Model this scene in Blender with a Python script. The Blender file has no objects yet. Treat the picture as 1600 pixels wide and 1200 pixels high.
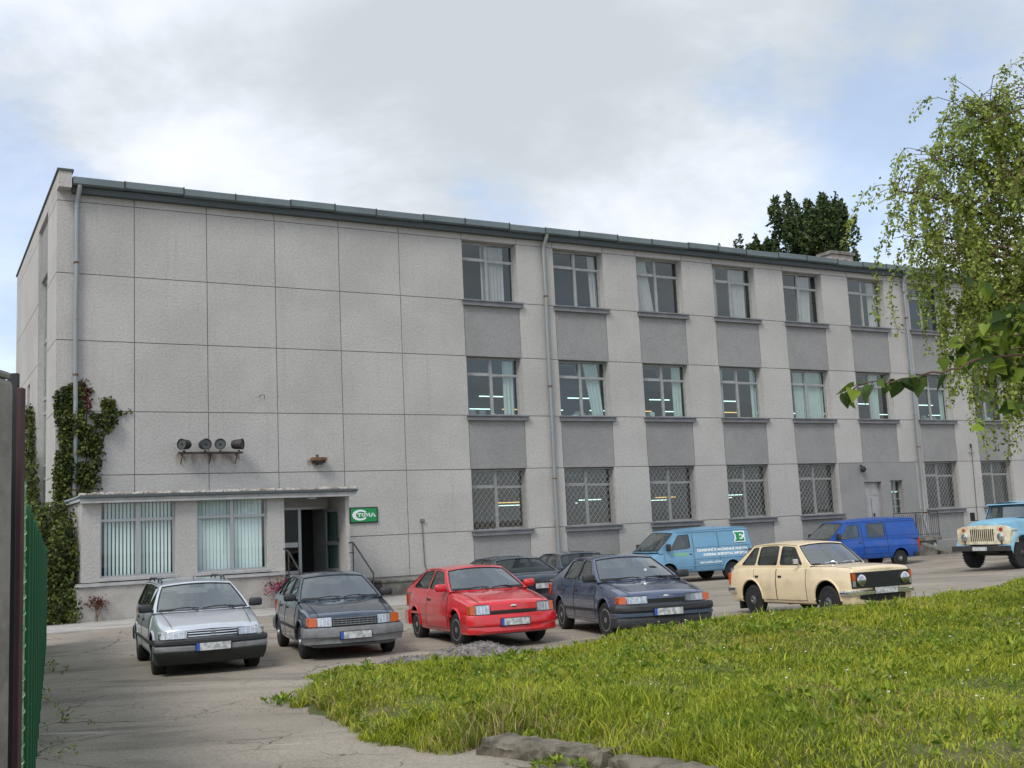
import bpy, bmesh, math, random
import numpy as np
from mathutils import Vector, Matrix
from mathutils.geometry import tessellate_polygon
R = math.radians
random.seed(7)
rng = np.random.default_rng(7)
S = bpy.context.scene
COL = S.collection

# ------------------------------------------------------------------ camera
CAM_H = 2.0
PITCH, ROLL, FPX = R(7.610), R(2.741), 1711.4
c_, s_ = math.cos(PITCH), math.sin(PITCH)
cr_, sr_ = math.cos(ROLL), math.sin(ROLL)
Xv, Fv, Uv = Vector((1, 0, 0)), Vector((0, c_, s_)), Vector((0, -s_, c_))
Rt, Up = Xv * cr_ - Uv * sr_, Xv * sr_ + Uv * cr_
cam = bpy.data.cameras.new('camera')
cam.sensor_fit = 'HORIZONTAL'; cam.sensor_width = 36; cam.lens = FPX / 1600 * 36
cam.clip_start = 0.05; cam.clip_end = 3000
co = bpy.data.objects.new('camera', cam); COL.objects.link(co)
co.matrix_world = Matrix(((Rt.x, Up.x, -Fv.x, 0), (Rt.y, Up.y, -Fv.y, 0), (Rt.z, Up.z, -Fv.z, CAM_H), (0, 0, 0, 1)))
S.camera = co

# ------------------------------------------------------------------ light
SUN_EL, SUN_AZ = R(48), R(207)          # azimuth clockwise from +Y: behind the camera, a little to the left
w = bpy.data.worlds.new('World'); S.world = w; w.use_nodes = True
nt = w.node_tree; nt.nodes.clear(); N = nt.nodes; Lk = nt.links.new
def wn(t, **k):
    n = N.new(t)
    for a, b in k.items(): setattr(n, a, b)
    return n
wout = wn('ShaderNodeOutputWorld'); wbg = wn('ShaderNodeBackground')
wsky = wn('ShaderNodeTexSky', sky_type='NISHITA', sun_disc=False, sun_elevation=SUN_EL, sun_rotation=SUN_AZ)
wtc = wn('ShaderNodeTexCoord'); wsep = wn('ShaderNodeSeparateXYZ'); Lk(wtc.outputs['Generated'], wsep.inputs[0])
def wm(op, a, b=None, clamp=False):
    n = wn('ShaderNodeMath', operation=op, use_clamp=clamp)
    for i, v in enumerate((a, b)):
        if v is None: continue
        if isinstance(v, (int, float)): n.inputs[i].default_value = v
        else: Lk(v, n.inputs[i])
    return n.outputs[0]
zz = wm('ADD', wm('MAXIMUM', wsep.outputs[2], 0.0), 0.22)
wcmb = wn('ShaderNodeCombineXYZ')
Lk(wm('DIVIDE', wsep.outputs[0], zz), wcmb.inputs[0]); Lk(wm('DIVIDE', wsep.outputs[1], zz), wcmb.inputs[1])
def wnoise(scale, detail, rough, off):
    mp = wn('ShaderNodeMapping'); mp.inputs['Location'].default_value = off
    Lk(wcmb.outputs[0], mp.inputs[0])
    n = wn('ShaderNodeTexNoise'); n.inputs['Scale'].default_value = scale; n.inputs['Detail'].default_value = detail
    n.inputs['Roughness'].default_value = rough; n.inputs['Distortion'].default_value = 0.25
    Lk(mp.outputs[0], n.inputs['Vector']); return n.outputs['Fac']
def pixdir(px, py):
    d = Rt * ((px - 800) / FPX) + Up * (-(py - 600) / FPX) + Fv
    return d.normalized()
def blob(px, py, rad, amp):             # a soft patch of thicker or thinner cloud in one direction of the sky
    d = pixdir(px, py)
    vm = wn('ShaderNodeVectorMath', operation='DOT_PRODUCT'); Lk(wtc.outputs['Generated'], vm.inputs[0]); vm.inputs[1].default_value = d
    mr = wn('ShaderNodeMapRange', interpolation_type='SMOOTHSTEP'); Lk(vm.outputs['Value'], mr.inputs[0])
    mr.inputs[1].default_value = math.cos(rad); mr.inputs[2].default_value = 1.0
    mr.inputs[3].default_value = 0; mr.inputs[4].default_value = amp
    return mr.outputs[0]
cov = wm('ADD', wnoise(1.7, 10, .62, (3.1, 1.7, 0)), 0.0)
for b in ((620, 150, R(24), .20), (1250, 200, R(14), .0), (30, 360, R(8), -.27), (800, 305, R(5), -.15), (1090, 110, R(5), -.09), (1420, 330, R(7), -.08), (960, 0, R(4), -.1), (330, 270, R(6), .1), (1000, 285, R(6), .1)):
    cov = wm('ADD', cov, blob(*b))
cr1 = wn('ShaderNodeMapRange', interpolation_type='SMOOTHSTEP'); Lk(cov, cr1.inputs[0])
cr1.inputs[1].default_value = .37; cr1.inputs[2].default_value = .60; cr1.inputs[3].default_value = .54
grey = wm('ADD', wnoise(1.3, 9, .60, (8.3, 4.2, 1)), -0.01)
for b in ((520, 140, R(21), .15), (150, 40, R(11), -.07), (360, 285, R(7), -.07), (1000, 290, R(7), -.07), (850, 70, R(9), .03), (1480, 60, R(8), .06), (100, 200, R(6), .05)):
    grey = wm('ADD', grey, blob(*b))
cr2 = wn('ShaderNodeMapRange', interpolation_type='SMOOTHSTEP'); Lk(grey, cr2.inputs[0])
cr2.inputs[1].default_value = .40; cr2.inputs[2].default_value = .72
cl = wn('ShaderNodeMix', data_type='RGBA'); Lk(cr2.outputs[0], cl.inputs[0])
cl.inputs[6].default_value = (7.8, 8.2, 8.9, 1); cl.inputs[7].default_value = (4.9, 5.35, 5.75, 1)
skc = wn('ShaderNodeMix', data_type='RGBA', blend_type='MULTIPLY'); skc.inputs[0].default_value = 1
Lk(wsky.outputs[0], skc.inputs[6]); skc.inputs[7].default_value = (1.55, 1.65, 1.8, 1)
fin = wn('ShaderNodeMix', data_type='RGBA'); Lk(cr1.outputs[0], fin.inputs[0]); Lk(skc.outputs[2], fin.inputs[6]); Lk(cl.outputs[2], fin.inputs[7])
Lk(fin.outputs[2], wbg.inputs[0]); wbg.inputs[1].default_value = 0.1; Lk(wbg.outputs[0], wout.inputs[0])
sun = bpy.data.lights.new('sun', 'SUN'); sun.energy = 1.7; sun.angle = R(20); sun.color = (1, .955, .89)
so = bpy.data.objects.new('sun', sun); COL.objects.link(so)
sd = Vector((math.sin(SUN_AZ) * math.cos(SUN_EL), math.cos(SUN_AZ) * math.cos(SUN_EL), math.sin(SUN_EL)))
so.rotation_euler = sd.to_track_quat('Z', 'Y').to_euler(); so.location = sd * 80
S.view_settings.view_transform = 'Standard'; S.view_settings.look = 'None'; S.view_settings.gamma = 1
S.view_settings.exposure = 0.36
S.render.engine = 'CYCLES'
S.cycles.use_adaptive_sampling = True; S.cycles.adaptive_threshold = .02; S.cycles.use_denoising = True; S.cycles.time_limit = 840
S.cycles.max_bounces = 8; S.cycles.transparent_max_bounces = 16

# ------------------------------------------------------------------ materials
MATS = {}
def mat(name, col, rough=.6, metal=0., coat=0., spec=.5, var=0., vscale=2., bump=0., bscale=40., col2=None, island=0., dirt=0., emit=None, streak=False):
    m = bpy.data.materials.new(name); m.use_nodes = True; t = m.node_tree; t.nodes.clear(); L = t.links.new
    o = t.nodes.new('ShaderNodeOutputMaterial'); b = t.nodes.new('ShaderNodeBsdfPrincipled'); L(b.outputs[0], o.inputs[0])
    b.inputs['Base Color'].default_value = (*col, 1); b.inputs['Roughness'].default_value = rough; b.inputs['Metallic'].default_value = metal
    b.inputs['Coat Weight'].default_value = coat; b.inputs['Coat Roughness'].default_value = .06; b.inputs['Specular IOR Level'].default_value = spec
    tc = t.nodes.new('ShaderNodeTexCoord'); cur = None
    def noise(sc, det=6, vec=None, ro=.6):
        n = t.nodes.new('ShaderNodeTexNoise'); n.inputs['Scale'].default_value = sc; n.inputs['Detail'].default_value = det; n.inputs['Roughness'].default_value = ro
        L(vec or tc.outputs['Object'], n.inputs['Vector']); return n.outputs['Fac']
    def mix(f, a, c, bt='MIX'):
        n = t.nodes.new('ShaderNodeMix'); n.data_type = 'RGBA'; n.blend_type = bt
        for i, v in ((0, f), (6, a), (7, c)):
            if isinstance(v, (int, float)): n.inputs[i].default_value = v
            elif isinstance(v, tuple): n.inputs[i].default_value = (*v[:3], 1)
            else: L(v, n.inputs[i])
        return n.outputs[2]
    def ramp(f, lo, hi):
        n = t.nodes.new('ShaderNodeMapRange'); n.interpolation_type = 'SMOOTHSTEP'; L(f, n.inputs[0]); n.inputs[1].default_value = lo; n.inputs[2].default_value = hi; return n.outputs[0]
    cur = tuple(col)
    if var > 0 or col2:
        c2 = col2 or tuple(x * (1 - var) for x in col)
        cur = mix(ramp(noise(vscale), .38, .64), cur, tuple(c2))
    if streak:
        mp = t.nodes.new('ShaderNodeMapping'); mp.inputs['Scale'].default_value = (3.5, 3.5, .22); L(tc.outputs['Object'], mp.inputs[0])
        cur = mix(ramp(noise(1.0, 7, mp.outputs[0], .65), .52, .8), cur, tuple(x * .84 for x in col))
    if bump > 0 and bscale < 200:
        cur = mix(ramp(noise(bscale * .8, 3), .3, .75), cur, mix(1.0, cur, (.84, .84, .84), 'MULTIPLY'))
    if island > 0:
        g = t.nodes.new('ShaderNodeNewGeometry'); h = t.nodes.new('ShaderNodeHueSaturation')
        mr = t.nodes.new('ShaderNodeMapRange'); L(g.outputs['Random Per Island'], mr.inputs[0]); mr.inputs[3].default_value = 1 - island; mr.inputs[4].default_value = 1 + island
        L(mr.outputs[0], h.inputs['Value'])
        mr2 = t.nodes.new('ShaderNodeMapRange'); L(g.outputs['Random Per Island'], mr2.inputs[0]); mr2.inputs[3].default_value = .5 - island * .05; mr2.inputs[4].default_value = .5 + island * .05
        L(mr2.outputs[0], h.inputs['Hue'])
        if isinstance(cur, tuple): h.inputs['Color'].default_value = (*cur, 1)
        else: L(cur, h.inputs['Color'])
        cur = h.outputs[0]
    if dirt > 0:
        sp = t.nodes.new('ShaderNodeSeparateXYZ'); L(tc.outputs['Object'], sp.inputs[0])
        a = t.nodes.new('ShaderNodeMapRange'); L(sp.outputs[2], a.inputs[0]); a.inputs[1].default_value = .62; a.inputs[2].default_value = .15
        nz = noise(7, 7); mu = t.nodes.new('ShaderNodeMath'); mu.operation = 'MULTIPLY'; L(a.outputs[0], mu.inputs[0]); L(ramp(nz, .3, .7), mu.inputs[1])
        ad = t.nodes.new('ShaderNodeMath'); ad.operation = 'MULTIPLY_ADD'; L(mu.outputs[0], ad.inputs[0]); ad.inputs[1].default_value = dirt; L(ramp(noise(2.5, 7), .45, .95), ad.inputs[2])
        ad2 = t.nodes.new('ShaderNodeMath'); ad2.operation = 'MULTIPLY'; ad2.use_clamp = True; L(ad.outputs[0], ad2.inputs[0]); ad2.inputs[1].default_value = .55
        cur = mix(ad2.outputs[0], cur, (.17, .155, .135))
        rr = t.nodes.new('ShaderNodeMapRange'); L(ad2.outputs[0], rr.inputs[0]); rr.inputs[3].default_value = rough; rr.inputs[4].default_value = .75; L(rr.outputs[0], b.inputs['Roughness'])
        cw = t.nodes.new('ShaderNodeMapRange'); L(ad2.outputs[0], cw.inputs[0]); cw.inputs[3].default_value = coat; cw.inputs[4].default_value = 0; L(cw.outputs[0], b.inputs['Coat Weight'])
    if not isinstance(cur, tuple): L(cur, b.inputs['Base Color'])
    if bump > 0:
        bp = t.nodes.new('ShaderNodeBump'); bp.inputs['Strength'].default_value = bump; bp.inputs['Distance'].default_value = .02
        L(noise(bscale, 4), bp.inputs['Height']); L(bp.outputs[0], b.inputs['Normal'])
    if emit:
        b.inputs['Emission Color'].default_value = (*emit[0], 1); b.inputs['Emission Strength'].default_value = emit[1]
    MATS[name] = m; return m
def glassmat(name, tint, refl=.06, ior=1.5, rough=.01, body=None, bodyf=0.):
    m = bpy.data.materials.new(name); m.use_nodes = True; t = m.node_tree; t.nodes.clear(); L = t.links.new
    o = t.nodes.new('ShaderNodeOutputMaterial'); tr = t.nodes.new('ShaderNodeBsdfTransparent'); gl = t.nodes.new('ShaderNodeBsdfGlossy')
    tr.inputs[0].default_value = (*tint, 1); gl.inputs['Roughness'].default_value = rough; gl.inputs[0].default_value = (.95, 1, .98, 1)
    ge = t.nodes.new('ShaderNodeNewGeometry'); dt = t.nodes.new('ShaderNodeVectorMath'); dt.operation = 'DOT_PRODUCT'; L(ge.outputs['Incoming'], dt.inputs[0]); L(ge.outputs['Normal'], dt.inputs[1])
    def mth(op, a, b=None):          # Schlick reflectance, the same from both sides of the pane
        n = t.nodes.new('ShaderNodeMath'); n.operation = op; n.use_clamp = op in ('ADD', 'SUBTRACT')
        for i, v in enumerate((a, b)):
            if v is None: continue
            if isinstance(v, (int, float)): n.inputs[i].default_value = v
            else: L(v, n.inputs[i])
        return n.outputs[0]
    f0 = ((ior - 1) / (ior + 1)) ** 2 * 1.8 + refl
    fr = mth('ADD', mth('MULTIPLY', mth('POWER', mth('SUBTRACT', 1.0, mth('ABSOLUTE', dt.outputs['Value'])), 5.0), 1 - f0), f0)
    base = tr.outputs[0]
    if body:
        df = t.nodes.new('ShaderNodeBsdfDiffuse'); df.inputs[0].default_value = (*body, 1); mb_ = t.nodes.new('ShaderNodeMixShader'); mb_.inputs[0].default_value = bodyf
        L(tr.outputs[0], mb_.inputs[1]); L(df.outputs[0], mb_.inputs[2]); base = mb_.outputs[0]
    mx = t.nodes.new('ShaderNodeMixShader'); L(fr, mx.inputs[0]); L(base, mx.inputs[1]); L(gl.outputs[0], mx.inputs[2]); L(mx.outputs[0], o.inputs[0])
    MATS[name] = m; return m
def leafmat(name, col, col2, trans=.35, island=.35, vscale=1.2, rough=.5):
    m = bpy.data.materials.new(name); m.use_nodes = True; t = m.node_tree; t.nodes.clear(); L = t.links.new
    o = t.nodes.new('ShaderNodeOutputMaterial')
    tc = t.nodes.new('ShaderNodeTexCoord'); n = t.nodes.new('ShaderNodeTexNoise'); n.inputs['Scale'].default_value = vscale; n.inputs['Detail'].default_value = 5; L(tc.outputs['Object'], n.inputs['Vector'])
    g = t.nodes.new('ShaderNodeNewGeometry')
    ad = t.nodes.new('ShaderNodeMath'); ad.operation = 'MULTIPLY_ADD'; L(g.outputs['Random Per Island'], ad.inputs[0]); ad.inputs[1].default_value = .5; ad.inputs[2].default_value = -.25
    a2 = t.nodes.new('ShaderNodeMath'); a2.operation = 'ADD'; L(n.outputs['Fac'], a2.inputs[0]); L(ad.outputs[0], a2.inputs[1])
    mr = t.nodes.new('ShaderNodeMapRange'); mr.interpolation_type = 'SMOOTHSTEP'; L(a2.outputs[0], mr.inputs[0]); mr.inputs[1].default_value = .3; mr.inputs[2].default_value = .72
    mx = t.nodes.new('ShaderNodeMix'); mx.data_type = 'RGBA'; L(mr.outputs[0], mx.inputs[0]); mx.inputs[6].default_value = (*col, 1); mx.inputs[7].default_value = (*col2, 1)
    h = t.nodes.new('ShaderNodeHueSaturation'); L(mx.outputs[2], h.inputs['Color'])
    v = t.nodes.new('ShaderNodeMapRange'); L(g.outputs['Random Per Island'], v.inputs[0]); v.inputs[3].default_value = 1 - island; v.inputs[4].default_value = 1 + island; L(v.outputs[0], h.inputs['Value'])
    b = t.nodes.new('ShaderNodeBsdfPrincipled'); b.inputs['Roughness'].default_value = rough; b.inputs['Specular IOR Level'].default_value = .35; L(h.outputs[0], b.inputs['Base Color'])
    tl = t.nodes.new('ShaderNodeBsdfTranslucent'); L(h.outputs[0], tl.inputs[0])
    ms = t.nodes.new('ShaderNodeMixShader'); ms.inputs[0].default_value = trans; L(b.outputs[0], ms.inputs[1]); L(tl.outputs[0], ms.inputs[2]); L(ms.outputs[0], o.inputs[0])
    MATS[name] = m; return m

mat('plaster', (.475, .462, .438), .95, spec=.2, island=.028, var=.12, vscale=.35, bump=.9, bscale=16, streak=True)
mat('plaster_grey', (.30, .298, .292), .95, spec=.2, var=.12, vscale=.5, bump=.8, bscale=18)
mat('plinth', (.27, .265, .255), .95, spec=.2, var=.2, vscale=.8, bump=.6, bscale=20)
mat('joint', (.20, .185, .165), 1, spec=.1)
mat('sill', (.20, .205, .215), .8, var=.2, vscale=2)
mat('gutter', (.155, .195, .20), .55, metal=.3, var=.18, vscale=.7)
mat('soffit', (.075, .09, .095), .9)
mat('pipe_zinc', (.25, .29, .31), .5, metal=.35, col2=(.27, .27, .25), vscale=1.7)
mat('white_frame', (.36, .37, .36), .5, var=.2, vscale=3)
mat('alu', (.42, .43, .44), .4, metal=.6)
mat('dark', (.012, .012, .013), .8)
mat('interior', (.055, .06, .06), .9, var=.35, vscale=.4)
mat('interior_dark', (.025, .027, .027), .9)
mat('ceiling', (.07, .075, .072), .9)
mat('lamp_white', (.8, .9, .9), .5, emit=((.75, 1, .95), 1.6))
mat('lamp_yellow', (.8, .6, .2), .5, emit=((1, .62, .18), 1.2))
mat('curtain_pink', (.60, .50, .51), .9, var=.1)
mat('curtain_pale', (.58, .62, .60), .9, var=.1)
mat('blind', (.74, .82, .82), .7)
mat('grille_bar', (.36, .35, .33), .6, var=.3, vscale=6)
mat('steel_dark', (.06, .055, .055), .6, metal=.4, var=.3)
mat('rust', (.20, .10, .045), .9, col2=(.10, .06, .04), vscale=8)
mat('roofing', (.08, .08, .085), .9)
mat('roof_crumb', (.33, .27, .21), .95, col2=(.62, .60, .57), vscale=5, bump=.5, bscale=20)
mat('fascia', (.42, .42, .41), .5, metal=.2, var=.2, vscale=3)
mat('concrete', (.25, .235, .205), .95, col2=(.13, .12, .10), vscale=2.2, bump=.9, bscale=12)
mat('kerb_stone', (.20, .175, .135), .95, col2=(.08, .07, .05), vscale=5, bump=1., bscale=14)
mat('concrete_pale', (.42, .40, .37), .95, col2=(.33, .31, .28), vscale=1.2, bump=.5, bscale=25)
mat('brick', (.45, .40, .36), .95, var=.25, vscale=6)
mat('board_grey', (.36, .37, .37), .7, var=.15)
mat('sign_green', (.004, .235, .06), .4); mat('sign_white', (.75, .82, .82), .5); mat('black', (.012, .014, .012), .5)
mat('fence_green', (.022, .20, .068), .5, var=.3, vscale=3); mat('fence_rib', (.011, .10, .036), .6); mat('maroon', (.055, .022, .026), .55, var=.25, vscale=5)
mat('rebar', (.30, .38, .22), .7, col2=(.06, .2, .07), vscale=30)
mat('tyre', (.02, .02, .021), .85, var=.3, vscale=15); mat('rubber', (.018, .018, .02), .6)
mat('plastic_black', (.03, .031, .034), .55, var=.2, vscale=9); mat('plastic_grey', (.20, .205, .21), .6, var=.2, vscale=8)
mat('chrome', (.75, .75, .76), .15, metal=1.); mat('rim_silver', (.45, .46, .48), .35, metal=.7, dirt=.4); mat('rim_grey', (.16, .165, .17), .5, metal=.4, dirt=.4)
mat('orange', (.50, .085, .006), .25, coat=.6); mat('red_lens', (.35, .012, .01), .25, coat=.6)
mat('flood_lens', (.075, .085, .085), .55)
mat('lens', (.50, .52, .53), .2, metal=.85, coat=1., var=.35, vscale=11)
mat('plate', (.62, .63, .62), .5, col2=(.30, .31, .32), vscale=16); mat('plate_blue', (.03, .09, .45), .5)
mat('car_floor', (.10, .10, .10), .9); mat('seat', (.16, .16, .165), .9, var=.3); mat('seat_light', (.32, .31, .28), .9, var=.3)
mat('paint_silver', (.62, .65, .70), .28, metal=.5, coat=.9, dirt=.10)
mat('paint_navy', (.020, .042, .072), .22, metal=.3, coat=1., dirt=.3)
mat('paint_red', (.60, .010, .016), .24, coat=.9, dirt=.05)
mat('paint_slate', (.075, .10, .165), .24, metal=.35, coat=1., dirt=.35)
mat('paint_cream', (.78, .63, .40), .3, coat=.6, dirt=.12)
mat('paint_skyblue', (.14, .31, .46), .4, coat=.35, dirt=.3)
mat('paint_blue', (.003, .07, .34), .4, coat=.3, dirt=.25)
mat('paint_dark', (.022, .034, .048), .25, metal=.2, coat=.9, dirt=.3)
mat('truck_blue', (.20, .42, .56), .5, coat=.15, dirt=.3); mat('truck_cream', (.70, .65, .49), .6, col2=(.50, .42, .27), vscale=5)
mat('gravel', (.30, .265, .255), .95, col2=(.18, .16, .15), vscale=9, bump=1., bscale=45)
mat('soil', (.12, .115, .04), .95, col2=(.08, .10, .02), vscale=1.5, bump=.8, bscale=15)
mat('bark', (.10, .085, .07), .95, var=.5, vscale=5, bump=.7, bscale=14); mat('birch_bark', (.45, .43, .40), .9, col2=(.06, .05, .045), vscale=4)
mat('twig', (.10, .06, .035), .9)
mat('petal_white', (.75, .75, .7), .8); mat('petal_yellow', (.7, .5, .03), .8); mat('petal_pink', (.45, .03, .14), .7, var=.4, vscale=20)
glassmat('pane', (.72, .82, .80), refl=.03); glassmat('car_glass', (.62, .67, .65), refl=.11, ior=1.55, body=(.30, .33, .33), bodyf=.10)
glassmat('side_glass', (.38, .42, .40), refl=.05, ior=1.5)
glassmat('rear_glass', (.42, .48, .45), refl=.0, ior=1.22)
glassmat('shop_glass', (.86, .92, .91), refl=.0)
leafmat('grass_blade', (.195, .28, .014), (.43, .45, .042), trans=.45, island=.4, vscale=.8)
leafmat('straw', (.30, .23, .09), (.42, .35, .16), trans=.3, island=.3)
leafmat('weed_leaf', (.13, .22, .018), (.26, .33, .03), trans=.35, island=.3)
leafmat('birch_leaf', (.21, .29, .045), (.36, .42, .10), trans=.5, island=.45, vscale=1.2)
leafmat('lime_leaf', (.05, .10, .012), (.15, .21, .02), trans=.4, island=.5, vscale=3)
leafmat('ivy_leaf', (.030, .048, .010), (.09, .11, .016), trans=.25, island=.5, vscale=1.6)
leafmat('ivy_red', (.16, .02, .02), (.10, .05, .02), trans=.3, island=.4)
leafmat('dark_leaf', (.038, .070, .022), (.085, .12, .038), trans=.35, island=.5, vscale=.5)

def asphalt():
    m = bpy.data.materials.new('asphalt'); m.use_nodes = True; t = m.node_tree; L = t.links.new; b = t.nodes['Principled BSDF']; b.inputs['Roughness'].default_value = .9; b.inputs['Specular IOR Level'].default_value = .25
    tc = t.nodes.new('ShaderNodeTexCoord')
    def nz(sc, det=7, ro=.6, ds=0, sxyz=None):
        n = t.nodes.new('ShaderNodeTexNoise'); n.inputs['Scale'].default_value = sc; n.inputs['Detail'].default_value = det; n.inputs['Roughness'].default_value = ro; n.inputs['Distortion'].default_value = ds
        v = tc.outputs['Object']
        if sxyz:
            mp = t.nodes.new('ShaderNodeMapping'); mp.inputs['Scale'].default_value = sxyz; L(v, mp.inputs[0]); v = mp.outputs[0]
        L(v, n.inputs['Vector']); return n.outputs['Fac']
    def rp(f, a, c, lo=0, hi=1):
        n = t.nodes.new('ShaderNodeMapRange'); n.interpolation_type = 'SMOOTHSTEP'; L(f, n.inputs[0]); n.inputs[1].default_value = a; n.inputs[2].default_value = c; n.inputs[3].default_value = lo; n.inputs[4].default_value = hi; return n.outputs[0]
    def mx(f, a, c):
        n = t.nodes.new('ShaderNodeMix'); n.data_type = 'RGBA'
        for i, v in ((0, f), (6, a), (7, c)):
            if isinstance(v, tuple): n.inputs[i].default_value = (*v, 1)
            else: L(v, n.inputs[i])
        return n.outputs[2]
    c = mx(rp(nz(.35), .35, .65), (.29, .255, .208), (.375, .33, .27))
    c = mx(rp(nz(.5, 8, .65, .6, (.5, 1.6, 1)), .50, .66), c, (.21, .187, .15))       # damp and dirt drifts
    c = mx(rp(nz(1.1, 6, .6, .4, (.4, 2.2, 1)), .62, .74), c, (.44, .41, .365))          # worn pale patches
    c = mx(rp(nz(34, 3), .35, .7), c, mx_mult(t, c, (.72, .72, .72)))
    for sc, th, wd in ((.45, .012, 0), (1.3, .012, 1)):
        vo = t.nodes.new('ShaderNodeTexVoronoi'); vo.feature = 'DISTANCE_TO_EDGE'; vo.inputs['Scale'].default_value = sc
        wv = t.nodes.new('ShaderNodeMix'); wv.data_type = 'RGBA'; wv.blend_type = 'ADD'; wv.inputs[0].default_value = .55
        n2 = t.nodes.new('ShaderNodeTexNoise'); n2.inputs['Scale'].default_value = 1.6; n2.inputs['Detail'].default_value = 6; L(tc.outputs['Object'], n2.inputs['Vector'])
        L(tc.outputs['Object'], wv.inputs[6]); L(n2.outputs['Color'], wv.inputs[7]); L(wv.outputs[2], vo.inputs['Vector'])
        e = rp(vo.outputs['Distance'], .002, th, 1, 0)
        mk = t.nodes.new('ShaderNodeMath'); mk.operation = 'MULTIPLY'; L(e, mk.inputs[0]); L(rp(nz(.28 + .2 * wd, 3), .46, .60), mk.inputs[1])
        c = mx(mk.outputs[0], c, (.075, .068, .05))
    L(c, b.inputs['Base Color'])
    bp = t.nodes.new('ShaderNodeBump'); bp.inputs['Strength'].default_value = .6; bp.inputs['Distance'].default_value = .012; L(nz(40, 4), bp.inputs['Height']); L(bp.outputs[0], b.inputs['Normal'])
    MATS['asphalt'] = m
def mx_mult(t, a, c):
    n = t.nodes.new('ShaderNodeMix'); n.data_type = 'RGBA'; n.blend_type = 'MULTIPLY'; n.inputs[0].default_value = 1; t.links.new(a, n.inputs[6]); n.inputs[7].default_value = (*c, 1); return n.outputs[2]
asphalt()

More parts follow.
